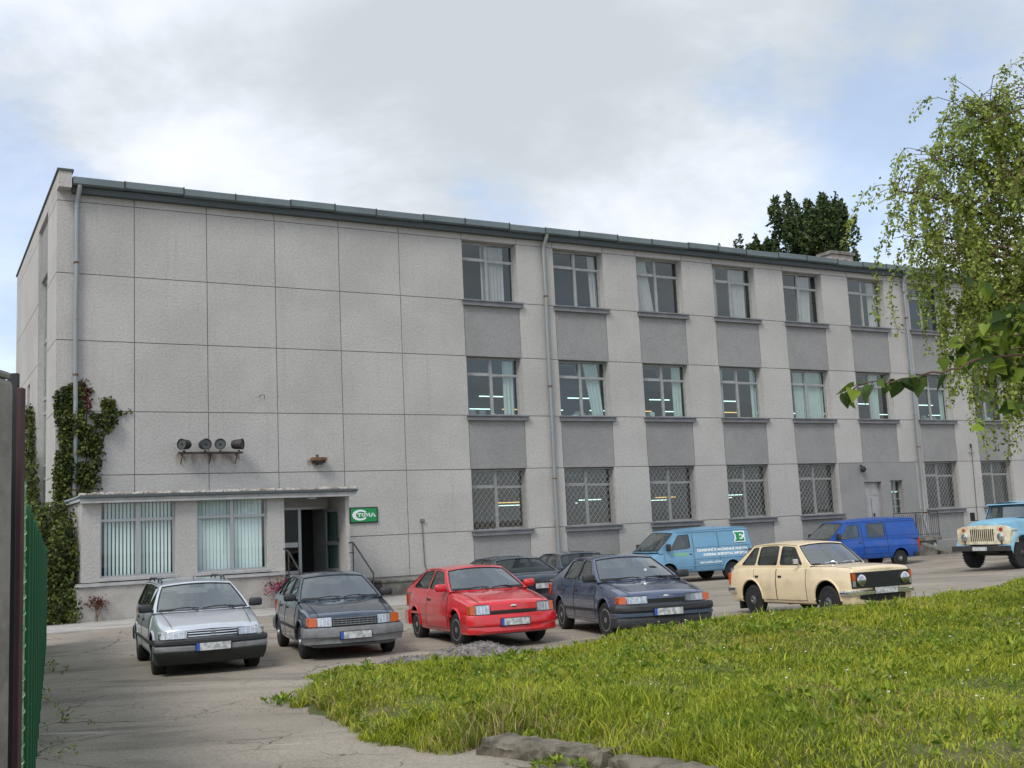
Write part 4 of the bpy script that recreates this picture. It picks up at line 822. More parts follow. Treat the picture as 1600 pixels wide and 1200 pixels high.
def ivy(name, label, pts3, face, size, mats, stems):
    e = wallthing(name, label, 'climbing plant', 0, 0, 0)
    V_, Q_ = leaf_arrays(pts3, size, aspect=.85, droop=.55, face=np.array([face])); npmesh('foliage', V_, quads=Q_, mats=mats, parent=e)
    mb = MB('twig')
    for s_ in stems: mb.tube(s_, [.02 - .012 * i / (len(s_) - 1) for i in range(len(s_))], n=5)
    mb.build('stem', e); return e
p = fill(IV, 14000, .035); p = p[(vnoise(p[:, 0] * 3.1 + 40, p[:, 1] * 2.3, 31) + .35 * vnoise(p[:, 0] * 9 + 40, p[:, 1] * 9, 32)) > .42]; dth = np.abs(rng.normal(.02, .13, len(p))) * (.4 + .6 * (p[:, 1] < 6.2)); p3 = np.stack([p[:, 0], -dth - .02, p[:, 1]], 1)
for (A_, B_, n) in (((-12.86, 5.32), (-12.93, 3.84), 150), ((-12.35, 6.2), (-11.95, 6.3), 22), ((-13.4, 6.9), (-13.1, 7.0), 14)):
    t = rng.random(n); q = np.stack([A_[0] + (B_[0] - A_[0]) * t + rng.normal(0, .07, n), -np.abs(rng.normal(0, .05, n)) - .02, A_[1] + (B_[1] - A_[1]) * t + rng.normal(0, .04, n)], 1); p3 = np.concatenate([p3, q])
ivy('climbing_ivy', 'dense green creeper climbing the front corner around the left downpipe', p3, (0, -1, .3), rng.uniform(.06, .125, len(p3)), ('ivy_leaf',), [[(-13.8, -.05, 0), (-13.7, -.06, 3), (-13.6, -.05, 5), (-13.8, -.05, 6.8)], [(-13.6, -.05, 3), (-13.2, -.05, 5), (-12.7, -.05, 6.4)], [(-12.7, -.03, 5.6), (-12.85, -.03, 5.0), (-13.1, -.03, 4.6)], [(-12.5, -.03, 6.1), (-12.2, -.03, 6.15), (-11.95, -.03, 6.3)]])
p = fill([(-13.42, 6.6), (-13.38, 7.25), (-13.25, 7.3), (-13.12, 6.9), (-13.15, 6.2)], 110, .05); ivy('red_creeper', 'thin red tinged creeper shoots beside the left downpipe', np.stack([p[:, 0], -np.abs(rng.normal(0, .05, len(p))) - .01, p[:, 1]], 1), (0, -1, .2), rng.uniform(.07, .13, len(p)), ('ivy_red',), [[(-13.25, -.02, 5.6), (-13.22, -.02, 6.6), (-13.3, -.02, 7.2)]])
GI = [(7.0, 7.2), (5.6, 7.1), (5.0, 5.8), (4.0, 4.2), (3.2, 2.5), (2.6, .2), (9.2, .2), (9.3, 5.0), (8.2, 6.1)]
p = fill(GI, 9000, .12); p3 = np.stack([UL - .03 - np.abs(rng.normal(0, .16, len(p))), p[:, 0], p[:, 1]], 1)
ivy('climbing_ivy', 'tall strip of creeper on the shaded gable end beyond the green fence', p3, (-1, 0, .3), rng.uniform(.08, .15, len(p3)), ('ivy_leaf',), [[(UL - .06, 5.5, 0), (UL - .06, 6, 3), (UL - .05, 6.3, 7)]])
BP = []
while len(BP) < 13000:
    u, d, z = random.uniform(-15.1, -13.85), random.uniform(.2, 3.6), random.uniform(0, 3.5)
    top = 3.4 - .5 * max(0, d - 1.2) - .35 * max(0, -14.2 - u) + .3 * math.sin(u * 7 + d * 5)
    if d > 3.0: top = min(top, 1.2 - (d - 3.0) * 1.0)
    if z < top + random.gauss(0, .15): BP.append((u + random.gauss(0, .05), -d, z))
BP = np.array(BP); ivy('shrub', 'dark dense shrub filling the corner beside the porch', BP, (-.3, -.8, .6), rng.uniform(.06, .13, len(BP)), ('ivy_leaf',), [[(-14.3, -1.5, 0), (-14.3, -1.4, 1.5), (-14.2, -1, 2.8)], [(-14.4, -2.4, 0), (-14.5, -2.4, 1.6)]])
def flowerplant(label, c, n, m, spread, gm='ivy_leaf'):
    e = wallthing('flowering_plant', label, 'plant', 0, 0, 0); q = np.array([c]) + rng.normal(size=(n, 3)) * np.array([spread]); q[:, 2] = np.maximum(q[:, 2], .1); q[:, 1] = np.minimum(q[:, 1], -PD - .13)
    V_, Q_ = leaf_arrays(q, rng.uniform(.04, .075, n), aspect=.8, face=np.array([(0, -1, .3)])); npmesh('blossom', V_, quads=Q_, mats=(m,), parent=e)
    q2 = np.array([c]) + rng.normal(size=(n // 2, 3)) * np.array([spread]) * 1.1; q2[:, 1] = np.minimum(q2[:, 1], -PD - .12); V_, Q_ = leaf_arrays(q2, rng.uniform(.05, .1, n // 2), aspect=.7); npmesh('foliage', V_, quads=Q_, mats=(gm,), parent=e)
    mb = MB('twig'); [mb.tube([(c[0] + random.uniform(-.1, .1), -PD - .25, 0.05), (c[0] + random.uniform(-.2, .2), -PD - .2, c[2])], .01, n=4) for _ in range(5)]; mb.build('stem', e)
flowerplant('dark red creeper leaves low on the left end of the porch base', (-13.40, -PD - .18, .58), 110, 'ivy_red', (.13, .02, .08), 'ivy_red')
flowerplant('pink flowers at the porch base behind the silver and navy cars', (-8.25, -PD - .30, .66), 300, 'petal_pink', (.21, .07, .12))

# ------------------------------------------------------------------ gate post, fence
A_, B_ = Vector((-2.80, 6.2, 0)), Vector((-10.55, 24.6, 0)); D_ = (B_ - A_); FL = D_.length; fa = math.atan2(D_.y, D_.x)
fe = empty('metal_fence', A_, fa); tag(fe, 'green corrugated sheet metal fence running back along the left edge of the yard', 'fence')
mb = MB('fence_green'); per = .34; n = int(FL / per)
def topz(x): return 2.36 - .26 * x / FL
P = []
for i in range(n):
    for (f_, h) in ((0, 0), (.12, .05), (.45, .05), (.57, 0)): P.append(((i + f_) * per, h))
P = np.array(P)
for sx in range(0, len(P) - 1, 48):
    seg = P[sx:sx + 49]; dz = random.uniform(-.015, .015)
    mb.grid(lambda u, v: (seg[int(u)][0], seg[int(u)][1], (.02 if v == 0 else topz(seg[int(u)][0]) + dz)), range(len(seg)), (0, 1))
mb.build('sheet', fe)
for x in np.arange(.5, FL, 1.15): mb = MB('fence_rib'); mb.box(x, x + .06, -.04, -.012, .05, topz(x) - .06, b=.006); mb.build('rib', fe)
mb = MB('maroon'); [mb.box(x, x + .06, .06, .12, 0, topz(x) - .05) for x in np.linspace(.1, FL - .1, 9)]; mb.box(.1, FL, .065, .10, .5, .56); mb.box(.1, FL, .065, .10, 1.7, 1.76); mb.build('post_frame', fe)
rb = empty('steel_rod', (-2.765, 6.14, 0)); tag(rb, 'twisted ribbed steel rod standing upright at the near end of the green fence', 'rod')
mb = MB('rebar'); mb.tube([(0, 0, -.02), (0, 0, 2.40)], .02, n=8)
mb.tube([(.0215 * math.cos(t), .0215 * math.sin(t), .0 + t * .014) for t in np.linspace(0, 170, 1100)], .0045, n=4); mb.build('rod', rb, smooth=50)
gp = empty('steel_post', (-2.285, 5.0, 0)); tag(gp, 'tall maroon painted steel post between concrete post and green fence', 'post')
mb = MB('maroon', 'black'); mb.box(.004, .030, -.01, .03, -.05, 2.76, 'maroon', b=.004); mb.box(-.045, .002, .0, .025, -.05, 2.83, 'black'); mb.build('post', gp)
gp = empty('concrete_post', (-2.36, 4.5, 0)); tag(gp, 'weathered grey concrete gate post cut by the left picture edge', 'post')
mb = MB('concrete'); mb.box(-.28, .230, -.15, .15, -.1, 2.74, b=.03); mb.build('post', gp); mb = MB('concrete'); mb.box(-.27, .218, -.14, .14, 2.742, 2.775, b=.015); mb.build('cap', gp)

# ------------------------------------------------------------------ vehicles (x forward, y left, z up, origin between the axles on the ground)
def round_poly(P, r, n=4):
    out = []; k = len(P)
    for i in range(k):
        p, a, b = Vector(P[i]), Vector(P[i - 1]), Vector(P[(i + 1) % k]); u, v = (a - p), (b - p); rr = min(r, u.length * .45, v.length * .45)
        s, e = p + u.normalized() * rr, p + v.normalized() * rr
        for j in range(n + 1):
            t = j / n; out.append(tuple((s * (1 - t) * (1 - t) + p * 2 * t * (1 - t) + e * t * t)))
    return out
class Car:
    def __init__(c, name, label, cat, paint, **k):
        c.k = k; c.paint = paint; c.root = tag(empty(name), label, cat)
        c.xf, c.xr, c.W, c.zb = k['xf'], k['xr'], k['W'], k['zb']; c.bow = k.get('bow', .10); c.rbow = k.get('rbow', .07)
        c.top = k['top'][::-1]; c.wid = k.get('wid', [(c.xr, .93), (c.xr + .5, 1), (c.xf - .9, 1), (c.xf, .95)])
        c.body()
    def zt(c, x):
        a = np.array(c.top); return float(np.mean([np.interp(x + d, a[:, 0], a[:, 1]) for d in (-.05, -.025, 0, .025, .05)]))
    def hw(c, x):
        a = np.array(c.wid); return float(np.mean([np.interp(x + d, a[:, 0], a[:, 1]) for d in (-.15, -.07, 0, .07, .15)])) * c.W
    def sec(c, w, zt, zb):
        h = zt - zb; cr = c.k.get('crown', .03)
        return [(0, zb), (w * .80, zb), (w * .945, zb + .035), (w * .985, zb + .16 * h), (w * 1.0, zb + .45 * h), (w * .995, zb + .66 * h), (w * .985, zb + .70 * h), (w * .955, zt - .075), (w * .93, zt - .025), (w * .88, zt - .002), (w * .6, zt + cr * .55), (0, zt + cr)]
    def side_y(c, x, z):
        P = c.sec(c.hw(x), c.zt(x), c.zb)[2:9]; zs_ = [p[1] for p in P]; return float(np.interp(z, zs_, [p[0] for p in P]))
    def fx(c, y): return c.xf - c.bow * (y / c.W) ** 2
    def rx(c, y): return c.xr + c.rbow * (y / c.W) ** 2
    def body(c):
        k = c.k; ends = [(0, .90, .045), (.015, .945, .022), (.05, .975, .006), (.12, .992, 0)]
        xs = [(c.xf - d, f, q) for d, f, q in ends] + [(x, 1, 0) for x in np.linspace(c.xf - .22, c.xr + .22, 36)] + [(c.xr + d, f, q) for d, f, q in ends[::-1]]
        vs, fs, ms = [], [], []; A0, C0 = k['A0'], k['C0']; half = None
        for x, f, q in xs:
            w = c.hw(x) * f; h = c.sec(w, c.zt(x) - q, c.zb + q * .8); loop = h + [(-y, z) for y, z in h[-2:0:-1]]; m = len(loop)
            tf, tr = max(0, 1 - (c.xf - x) / .9), max(0, 1 - (x - c.xr) / .9)
            for y, z in loop: vs.append((x - c.bow * (y / c.W) ** 2 * tf + c.rbow * (y / c.W) ** 2 * tr, y, z))
        for i in range(len(xs) - 1):
            xm = (xs[i][0] + xs[i + 1][0]) / 2
            for j in range(m):
                fs.append((i * m + j, (i + 1) * m + j, (i + 1) * m + (j + 1) % m, i * m + (j + 1) % m))
                jj = min(j, m - 1 - j); ms.append(1 if ((jj >= 9 and C0[0] + .08 < xm < A0[0] - .08) or jj == 0) else 0)
        fs += [tuple(range(m)), tuple(range((len(xs) - 1) * m, len(xs) * m))[::-1]]; ms += [0, 0]
        me = bpy.data.meshes.new('body'); me.from_pydata(vs, [], fs)
        mats = [c.paint, 'car_floor', 'black']
        for n_ in mats: me.materials.append(MATS[n_])
        me.polygons.foreach_set('material_index', ms)
        bm = bmesh.new(); bm.from_mesh(me); bmesh.ops.recalc_face_normals(bm, faces=bm.faces); bm.to_mesh(me); bm.free()
        ob = bpy.data.objects.new('body', me); COL.objects.link(ob)
        cb = MB(c.paint, 'car_floor', 'black')
        for ax, r in ((k['ax'][0], k['R']), (k['ax'][1], k['R'])):
            for s in (1, -1):
                M = Matrix.Translation((ax, 0, k['R'] + k.get('az', .02))); ra = r * k.get('arch', 1.18)
                cb.lathe([(ra, s * (c.W - .30)), (ra, s * (c.W + .3))] if s > 0 else [(ra, s * (c.W + .3)), (ra, s * (c.W - .30))], 'black', n=36, M=M)
        cm = cb.mesh('cut'); bm = bmesh.new(); bm.from_mesh(cm); bmesh.ops.recalc_face_normals(bm, faces=bm.faces); bm.to_mesh(cm); bm.free()
        co_ = bpy.data.objects.new('cut', cm); COL.objects.link(co_)
        md = ob.modifiers.new('b', 'BOOLEAN'); md.operation = 'DIFFERENCE'; md.object = co_; md.solver = 'EXACT'
        dg = bpy.context.evaluated_depsgraph_get(); nm = bpy.data.meshes.new_from_object(ob.evaluated_get(dg))
        bpy.data.objects.remove(ob); bpy.data.objects.remove(co_)
        body = MB(c.paint, 'car_floor', 'black')
        body.v = [tuple(v.co) for v in nm.vertices]; body.f = [list(p.vertices) for p in nm.polygons]; body.m = [p.material_index for p in nm.polygons]
        for i, m_ in enumerate(body.m):
            if m_ > 2: body.m[i] = 2
        c.b = body; c.house()
        for ax in k['ax']:          # arch lips
            for s in (1, -1):
                r = k['R'] * k.get('arch', 1.18); P = []
                for a in np.linspace(R(-4), R(184), 26):
                    x, z = ax + r * math.cos(a), k['R'] + k.get('az', .02) + r * math.sin(a); P.append((x, s * (c.side_y(x, max(z, c.zb + .04)) + .002), max(z, c.zb)))
                body.tube(P, k.get('lip', .016), k.get('lipm', c.paint), n=6)
        o = body.build('body', c.root, smooth=38); c.body_o = o
        c.wheels(); c.seats()
    def house(c):
        k = c.k; A0, A1, C1, C0 = [k[q] for q in ('A0', 'A1', 'C1', 'C0')]; wb, wr = k['wb'], k['wr']; wrr = k.get('wrr', wr); wbr = k.get('wbr', wb); b = c.b; arch = k.get('rarch', .03)
        T = np.linspace(0, 1, 13)
        rail = [(A1[0] + (C1[0] - A1[0]) * t, A1[1] + (C1[1] - A1[1]) * t + arch * 4 * t * (1 - t)) for t in T]
        zbelt = lambda x: A0[1] + (C0[1] - A0[1]) * (A0[0] - x) / (A0[0] - C0[0])
        zr = lambda x: float(np.interp(-x, [-p[0] for p in rail], [p[1] for p in rail]))
        lw = lambda x, a, d: a + (d - a) * min(max((A0[0] - x) / (A0[0] - C0[0]), 0), 1)
        def sy(x, z):
            z0 = zbelt(x); z1 = zr(min(max(x, C1[0]), A1[0])); t = (z - z0) / max(z1 - z0, .01); return lw(x, wb, wbr) + (lw(x, wr, wrr) - lw(x, wb, wbr)) * t + .018 * 4 * t * (1 - t)
        c.gy = sy
        outer = [A0] + rail + [C0]; outer = outer + [(A0[0] + (C0[0] - A0[0]) * t, zbelt(A0[0] + (C0[0] - A0[0]) * t) - .07) for t in np.linspace(1, 0, 9)]
        holes = []
        for (x0, x1, t0, t1) in k['win']:
            m0, m1 = k.get('wm', (.035, .055)); P = [(x0, zbelt(x0) + m0), (t0, zr(t0) - m1)]
            for q in np.linspace(0, 1, 5)[1:-1]: P.append((t0 + (t1 - t0) * q, zr(t0 + (t1 - t0) * q) - m1))
            P += [(t1, zr(t1) - m1), (x1, zbelt(x1) + m0)]
            if k.get('wdip') and x0 > .2: P[-1] = (x1, zbelt(x1) + m0 + k['wdip'])
            holes.append(round_poly(P, k.get('wrad', .05), 3))
        polys = [[Vector((p[0], p[1], 0)) for p in outer]] + [[Vector((p[0], p[1], 0)) for p in h] for h in holes]
        flat = [p for q in polys for p in q]; tri = tessellate_polygon(polys)
        for s in (1, -1):
            b.add([(p.x, s * sy(p.x, p.y), p.y) for p in flat], [t if s > 0 else t[::-1] for t in tri], c.paint)
            for i, h in enumerate(holes):
                gm = MB('side_glass', 'rubber'); gm.add([(p[0], s * (sy(p[0], p[1]) - .008), p[1]) for p in h], [tuple(range(len(h)))], 'side_glass')
                gm.tube([(p[0], s * sy(p[0], p[1]), p[1]) for p in h], .008, k.get('sealm', 'rubber'), n=5, close=True); gm.build('side_window', c.root)
        bowf, bowr = k.get('bf', .10), k.get('br', .06)
        Sg = [-1, -.94, -.8, -.6, -.4, -.2, 0, .2, .4, .6, .8, .94, 1]
        def scr(P0, P1, w0, w1, bow):
            return lambda s, t: (P0[0] + (P1[0] - P0[0]) * t + bow * (1 - s * s) * (1 - .35 * t), s * (w0 + (w1 - w0) * t + .018 * 4 * t * (1 - t)), P0[1] + (P1[1] - P0[1]) * t + .045 * (1 - s * s) * t)
        WF = scr(A0, A1, lw(A0[0], wb, wbr), lw(A1[0], wr, wrr), bowf); WR = scr(C0, C1, lw(C0[0], wb, wbr), lw(C1[0], wr, wrr), -bowr); c.WF, c.WR = WF, WR
        tl, th = k.get('wf', (.04, .93)); rl, rh = k.get('rg', (.12, .90)); rs = k.get('rgs', .94)
        for F, a, e, nm, ok in ((WF, tl, th, 'windscreen', True), (WR, rl, rh, 'rear_window', k.get('rear_glass', True))):
            ts = [0, a] + list(np.linspace(a, e, 6)[1:]) + [1]
            if not ok: b.grid(F, Sg, ts, c.paint); continue
            b.grid(F, Sg, ts, mf=lambda s, t: False if (abs(s) < .94 and a < t < e) else c.paint)
            gm = MB('car_glass', 'rear_glass', 'rubber'); gm.grid(lambda s, t: Vector(F(s, t)) - Vector((0, 0, .006)), Sg[1:-1], ts[1:-1], 'car_glass' if nm == 'windscreen' else 'rear_glass')
            ring = [F(s, a) for s in Sg[1:-1]] + [F(.94, t) for t in ts[2:-2]] + [F(s, e) for s in Sg[1:-1][::-1]] + [F(-.94, t) for t in ts[2:-2][::-1]]
            gm.tube(ring, .010, k.get('sealm', 'rubber'), n=5, close=True); gm.build(nm, c.root, smooth=40)
        cr = k.get('rcrown', .045)
        def roof(s, t):
            x0 = WF(s, 1)[0]; x1 = WR(s, 1)[0]; x = x0 + (x1 - x0) * t; xa = A1[0] + (C1[0] - A1[0]) * t
            return (x, s * lw(xa, wr, wrr), rail_z(t) + (.045 + (cr - .045) * math.sin(math.pi * t)) * (1 - s * s))
        rail_z = lambda t: A1[1] + (C1[1] - A1[1]) * t + arch * 4 * t * (1 - t)
        b.grid(roof, [-1, -.92, -.75, -.5, -.25, 0, .25, .5, .75, .92, 1], T, c.paint); c.roofp = roof
        for s in (1, -1): b.tube([(p[0], s * (lw(p[0], wr, wrr) + .004), p[1] - .006) for p in rail], .013, c.paint, n=6)
        c.zbelt = zbelt
    def wheels(c):
        k = c.k; r, tw = k['R'], k.get('tw', .18); st = k.get('rim', 'cap'); y = k.get('ty', c.W - .03)
        tm = MB('tyre'); tm.lathe([(r * .62, 0), (r * .66, .004), (r * .90, -.008), (r * .985, .018), (r, .04), (r, tw - .04), (r * .985, tw - .018), (r * .9, tw), (r * .62, tw)][::-1], n=32)
        for i in range(40):
            a = i * 2 * math.pi / 40; tm.box(-.006, .006, .03, tw - .03, r - .004, r + .005, M=Matrix.Rotation(a, 4, 'Y'))
        rm = MB('rim_silver', 'black', 'rim_grey'); rr = r * .635; base = 'rim_grey' if st == 'steel' else 'rim_silver'
        if st in ('cap', 'steel'):
            rm.lathe([(rr, .03), (rr, .006), (rr * .93, .0), (rr * .86, .014), (rr * .62, .004), (rr * .3, -.004), (rr * .1, -.006)][::-1], base, n=30)
            for i in range(8 if st == 'cap' else 6):
                a = i * 2 * math.pi / (8 if st == 'cap' else 6); rm.lathe([(.016, -.0015), (.016, .012)], 'black', n=8, M=Matrix.Rotation(a, 4, 'Y') @ Matrix.Translation((0, 0, rr * .74)))
            if st == 'steel': rm.lathe([(.05, .0), (.045, -.03), (.01, -.035)], 'chrome', n=14)
        else:
            rm.lathe([(rr, .05), (rr, .0), (rr * .92, -.004), (rr * .90, .05)], 'rim_silver', n=30); rm.lathe([(rr * .9, .065), (rr * .05, .06)], 'black', n=20)
            ns = k.get('spokes', 5)
            for i in range(ns):
                a = i * 2 * math.pi / ns; rm.box(-rr * .17, rr * .17, .004, .04, rr * .1, rr * .92, 'rim_silver', b=.008, M=Matrix.Rotation(a, 4, 'Y'))
            rm.lathe([(rr * .3, .03), (rr * .26, -.002), (.01, -.006)], 'rim_silver', n=16)
        TM, RM = tm.mesh('wheel', 40), rm.mesh('rim', 40)
        for i, ax in enumerate(k['ax']):
            for s in (1, -1):
                o = bpy.data.objects.new('wheel', TM); COL.objects.link(o); o.parent = c.root; o.location = (ax, s * y, r - .006)
                o.rotation_euler = (0, 0, (math.pi if s > 0 else 0) + (k.get('steer', 0) if i == 0 else 0)); p = bpy.data.objects.new('rim', RM); COL.objects.link(p); p.parent = o
    def seats(c):
        k = c.k; A0, A1, C1 = k['A0'], k['A1'], k['C1']; zb = c.zbelt(0); sm = k.get('seatm', 'seat'); xs0 = A1[0] - .38
        if k.get('noseat'): return
        top = min(A1[1], C1[1]) - .09
        for s in (1, -1):
            m = MB(sm); M = Matrix.Translation((xs0, s * k['wb'] * .5, zb - .02)) @ Matrix.Rotation(R(-14), 4, 'Y')
            m.box(-.06, .06, -.23, .23, -.05, (top - zb) * .62, b=.05, M=M); m.box(-.04, .04, -.13, .13, (top - zb) * .66, top - zb, b=.03, M=M); m.build('front_seat', c.root, smooth=50)
        if k.get('bench', True):
            m = MB(sm); x = max(xs0 - .95, k['C0'][0] + .25); m.box(x - .08, x + .06, -k['wb'] * .86, k['wb'] * .86, zb - .05, zb + (top - zb) * .62, b=.05); m.build('rear_bench', c.root, smooth=50)
        m = MB('rubber'); cy = k['wb'] * .5; q = A0[0] - .42; m.tube([(q + .12 * math.sin(a) * .5, cy + .18 * math.cos(a), zb + .05 + .16 * math.sin(a)) for a in np.linspace(0, 6.283, 21)[:-1]], .014, close=True, n=5); m.build('steering_wheel', c.root)
        m = MB('rubber'); m.box(A0[0] - .34, A0[0] + .02, -k['wb'] * .9, k['wb'] * .9, zb - .04, zb + .045, b=.03); m.build('dashboard', c.root)
        m = MB('rubber'); p = c.WF(0, .86); m.box(p[0] - .07, p[0] - .045, -.12, .12, p[2] - .04, p[2] + .02, b=.01); m.build('rear_view_mirror', c.root)
    # --- front and rear details follow the bowed plan of the nose and tail
    def strip(c, mb, y0, y1, z0, z1, off, th, m, rear=False, n=7, slope=0., b=None):
        f = (lambda y: c.rx(y)) if rear else (lambda y: c.fx(y)); s = -1 if rear else 1
        ys = np.linspace(y0, y1, n); vs, fs = [], []
        for y in ys:
            x = f(y)
            for (d, z) in ((off - .03, z0), (off + th, z0), (off + th - slope * (z1 - z0), z1), (off - .03 - slope * (z1 - z0), z1)): vs.append((x + s * d, y, z))
        for i in range(n - 1):
            for j in range(4): fs.append((i * 4 + j, i * 4 + (j + 1) % 4, (i + 1) * 4 + (j + 1) % 4, (i + 1) * 4 + j))
        fs += [(0, 1, 2, 3), tuple(range((n - 1) * 4, n * 4))[::-1]]; mb.add(vs, fs, m)
    def bumper(c, mb, z0, z1, m, rear=False, out=.05, back=.75, prof=None):
        s = -1 if rear else 1; P = []; ex = c.xr if rear else c.xf; back = min(back, abs(ex - c.k['ax'][1 if rear else 0]) - c.k['R'] * c.k.get('arch', 1.18) - .03)
        for x in np.linspace(back, min(.28, back * .6), 5): P.append((ex - s * x, c.hw(ex - s * x) + .012, (0, 1)))
        P += [(ex - s * (.13), c.hw(ex) * .985 + .022, (.35 * s, .9)), (ex - s * (.045 + (c.rbow if rear else c.bow) * .55), c.hw(ex) * .93 + .01, (.8 * s, .5))]
        for q in (.8, .6, .4, .2): P.append(((c.rx if rear else c.fx)(q * c.W), q * c.W * .96, (s, 0)))
        P.append(((c.rx if rear else c.fx)(0), 0, (s, 0)))
        P = P + [(x, -y, (a, -b_)) for x, y, (a, b_) in P[:-1][::-1]]
        prof = prof or [(-.03, z0), (out * .6, z0), (out, z0 + (z1 - z0) * .25), (out, z1 - (z1 - z0) * .2), (out * .7, z1), (-.03, z1)]
        vs, fs = [], []; n = len(prof)
        for x, y, (a, b_) in P:
            for d, z in prof: vs.append((x + a * d, y + b_ * (d * .45 if a == 0 else d * .8), z))
        for i in range(len(P) - 1):
            for j in range(n): fs.append((i * n + j, i * n + (j + 1) % n, (i + 1) * n + (j + 1) % n, (i + 1) * n + j))
        fs += [tuple(range(n)), tuple(range((len(P) - 1) * n, len(P) * n))]; mb.add(vs, fs, m)
    def put(c, mb, name, smooth=None, parent=None): return mb.build(name, parent or c.root, smooth)
    def headlights(c, y0, y1, z0, z1, ind=None, indm='orange', slope=.25, rim='rubber', taper=0., off=.012):
        for s in (1, -1):
            m = MB('lens', rim); c.strip(m, s * y0, s * y1, z0, z1, off, .014, 'lens', slope=slope)
            for za, zb_ in ((z0 - .012, z0 - .001), (z1 + .001, z1 + .012)): c.strip(m, s * y0, s * y1, za, zb_, off - (z1 - z0) * slope * (za > z0), .017, rim)
            for i in range(4): c.strip(m, s * (y0 + (y1 - y0) * (i + .5) / 4) - .004, s * (y0 + (y1 - y0) * (i + .5) / 4) + .004, z0 + .01, z1 - .01, off + .004, .014, 'chrome', slope=slope, n=2)
            c.put(m, 'headlight')
            if ind:
                m = MB(indm); c.strip(m, s * (y1 + .008), s * ind, z0, z1, off - .006, .012, indm, slope=slope, n=4)
                x0 = c.xf - c.bow * (ind / c.W) ** 2; m.box(x0 - .17, x0 + .004, s * (ind - .02), s * (max(ind, c.side_y(x0 - .1, (z0 + z1) / 2)) + .006), z0, z1, indm, b=.012); c.put(m, 'indicator')
    def plate(c, zc, rear=False, off=.06, w=.26, h=.056, blue=True, yc=0):
        m = MB('plate', 'plate_blue', 'black'); c.strip(m, yc - w - .012, yc + w + .012, zc - h - .01, zc + h + .01, off, .006, 'black', rear); c.strip(m, yc - w, yc + w, zc - h, zc + h, off + .003, .007, 'plate', rear)
        if blue: c.strip(m, yc - w, yc - w + .05, zc - h, zc + h, off + .005, .008, 'plate_blue', rear, n=2)
        c.put(m, 'number_plate')
    def mirrors(c, m='plastic_black', x=None, size=(.07, .105, .065), z=None):
        A0 = c.k['A0']; x = A0[0] - .16 if x is None else x; z = c.zbelt(x) + .075 if z is None else z
        for s in (1, -1):
            y = s * (c.gy(x, z) + .04 + size[1]); mb = MB(m, 'chrome'); mb.box(x - size[0], x + size[0], y - size[1], y + size[1], z - size[2], z + size[2], m, b=.035); mb.box(x - size[0] - .003, x - size[0] + .01, y - size[1] * .85, y + size[1] * .85, z - size[2] * .8, z + size[2] * .8, 'chrome')
            mb.box(x - .02, x + .03, s * (c.gy(x, z - .05) - .03), y - s * size[1] * .9, z - .075, z - .03, m, b=.01); c.put(mb, 'wing_mirror', 50)
    def wipers(c, m='rubber', pos=((-.55, -.02), (.05, .60))):
        for a, b_ in pos:
            mb = MB(m); P = [Vector(c.WF(a + (b_ - a) * t, .045 + .05 * math.sin(t * math.pi * .9))) + Vector((.012, 0, .018)) for t in np.linspace(0, 1, 8)]; mb.tube(P, .011, n=4)
            q = Vector(c.WF(a + (b_ - a) * 1.0, -.02)); mb.tube([q, (P[7] + P[3]) / 2 + Vector((.02, 0, .015)), P[4]], .008, n=4); c.put(mb, 'wiper')
    def doors(c, spans, z0=None, z1=None, handle='plastic_black', hz=.80, lift=0.004, hs=1):
        z0 = z0 or c.zb + .09; n = 8
        for (x0, x1, hx) in spans:
            for s in (1, -1):
                mb = MB(c.paint, 'black')
                ztop = lambda x: (z1 or (c.zt(x) - .026))
                def fn(u, v):
                    x = x0 + (x1 - x0) * u; ztp = ztop(x); z = z0 + (ztp - z0) * v
                    return (x, s * (c.side_y(x, z) + lift), z)
                # lower edge is cut away over a wheel arch
                def ok(u, v):
                    x = x0 + (x1 - x0) * u; z = z0 + (ztop(x) - z0) * v
                    return all(math.hypot(x - ax, z - c.k['R'] - .02) > c.k['R'] * c.k.get('arch', 1.18) + .05 for ax in c.k['ax'])
                us, vv = np.linspace(0, 1, 15), np.linspace(0, 1, 12); mb.grid(fn, us, vv, mf=lambda u, v: c.paint if ok(u, v) else False)
                E = [fn(0, v) for v in vv if ok(0, v)]; E2 = [fn(1, v) for v in vv if ok(1, v)]; E3 = [fn(u, 0) for u in us if ok(u, 0)]
                for e in (E, E2, E3):
                    if len(e) > 1: mb.tube([Vector(p) + Vector((0, s * -.0005, 0)) for p in e], .0048, 'black', n=4)
                d = c.put(mb, 'door', 40); h = MB(handle); y = c.side_y(hx, hz) + .004; h.box(hx - .075 * hs, hx + .075 * hs, s * (y - .01), s * (y + .022), hz - .02, hz + .02, b=.008); h.build('handle', d)
    def molding(c, z, x0, x1, m='plastic_black', h=.028, t=.014):
        for s in (1, -1):
            mb = MB(m); P = []
            for x in np.linspace(x0, x1, 20): P.append((x, s * (c.side_y(x, z) + .004), z))
            vs = [];
            for p in P: vs += [(p[0], p[1] - s * .02, p[2] - h), (p[0], p[1] + s * t, p[2] - h * .8), (p[0], p[1] + s * t, p[2] + h * .8), (p[0], p[1] - s * .02, p[2] + h)]
            fs = [(i * 4 + j, i * 4 + (j + 1) % 4, (i + 1) * 4 + (j + 1) % 4, (i + 1) * 4 + j) for i in range(19) for j in range(4)] + [(0, 1, 2, 3), (76, 77, 78, 79)]; mb.add(vs, fs, m); c.put(mb, 'side_molding')
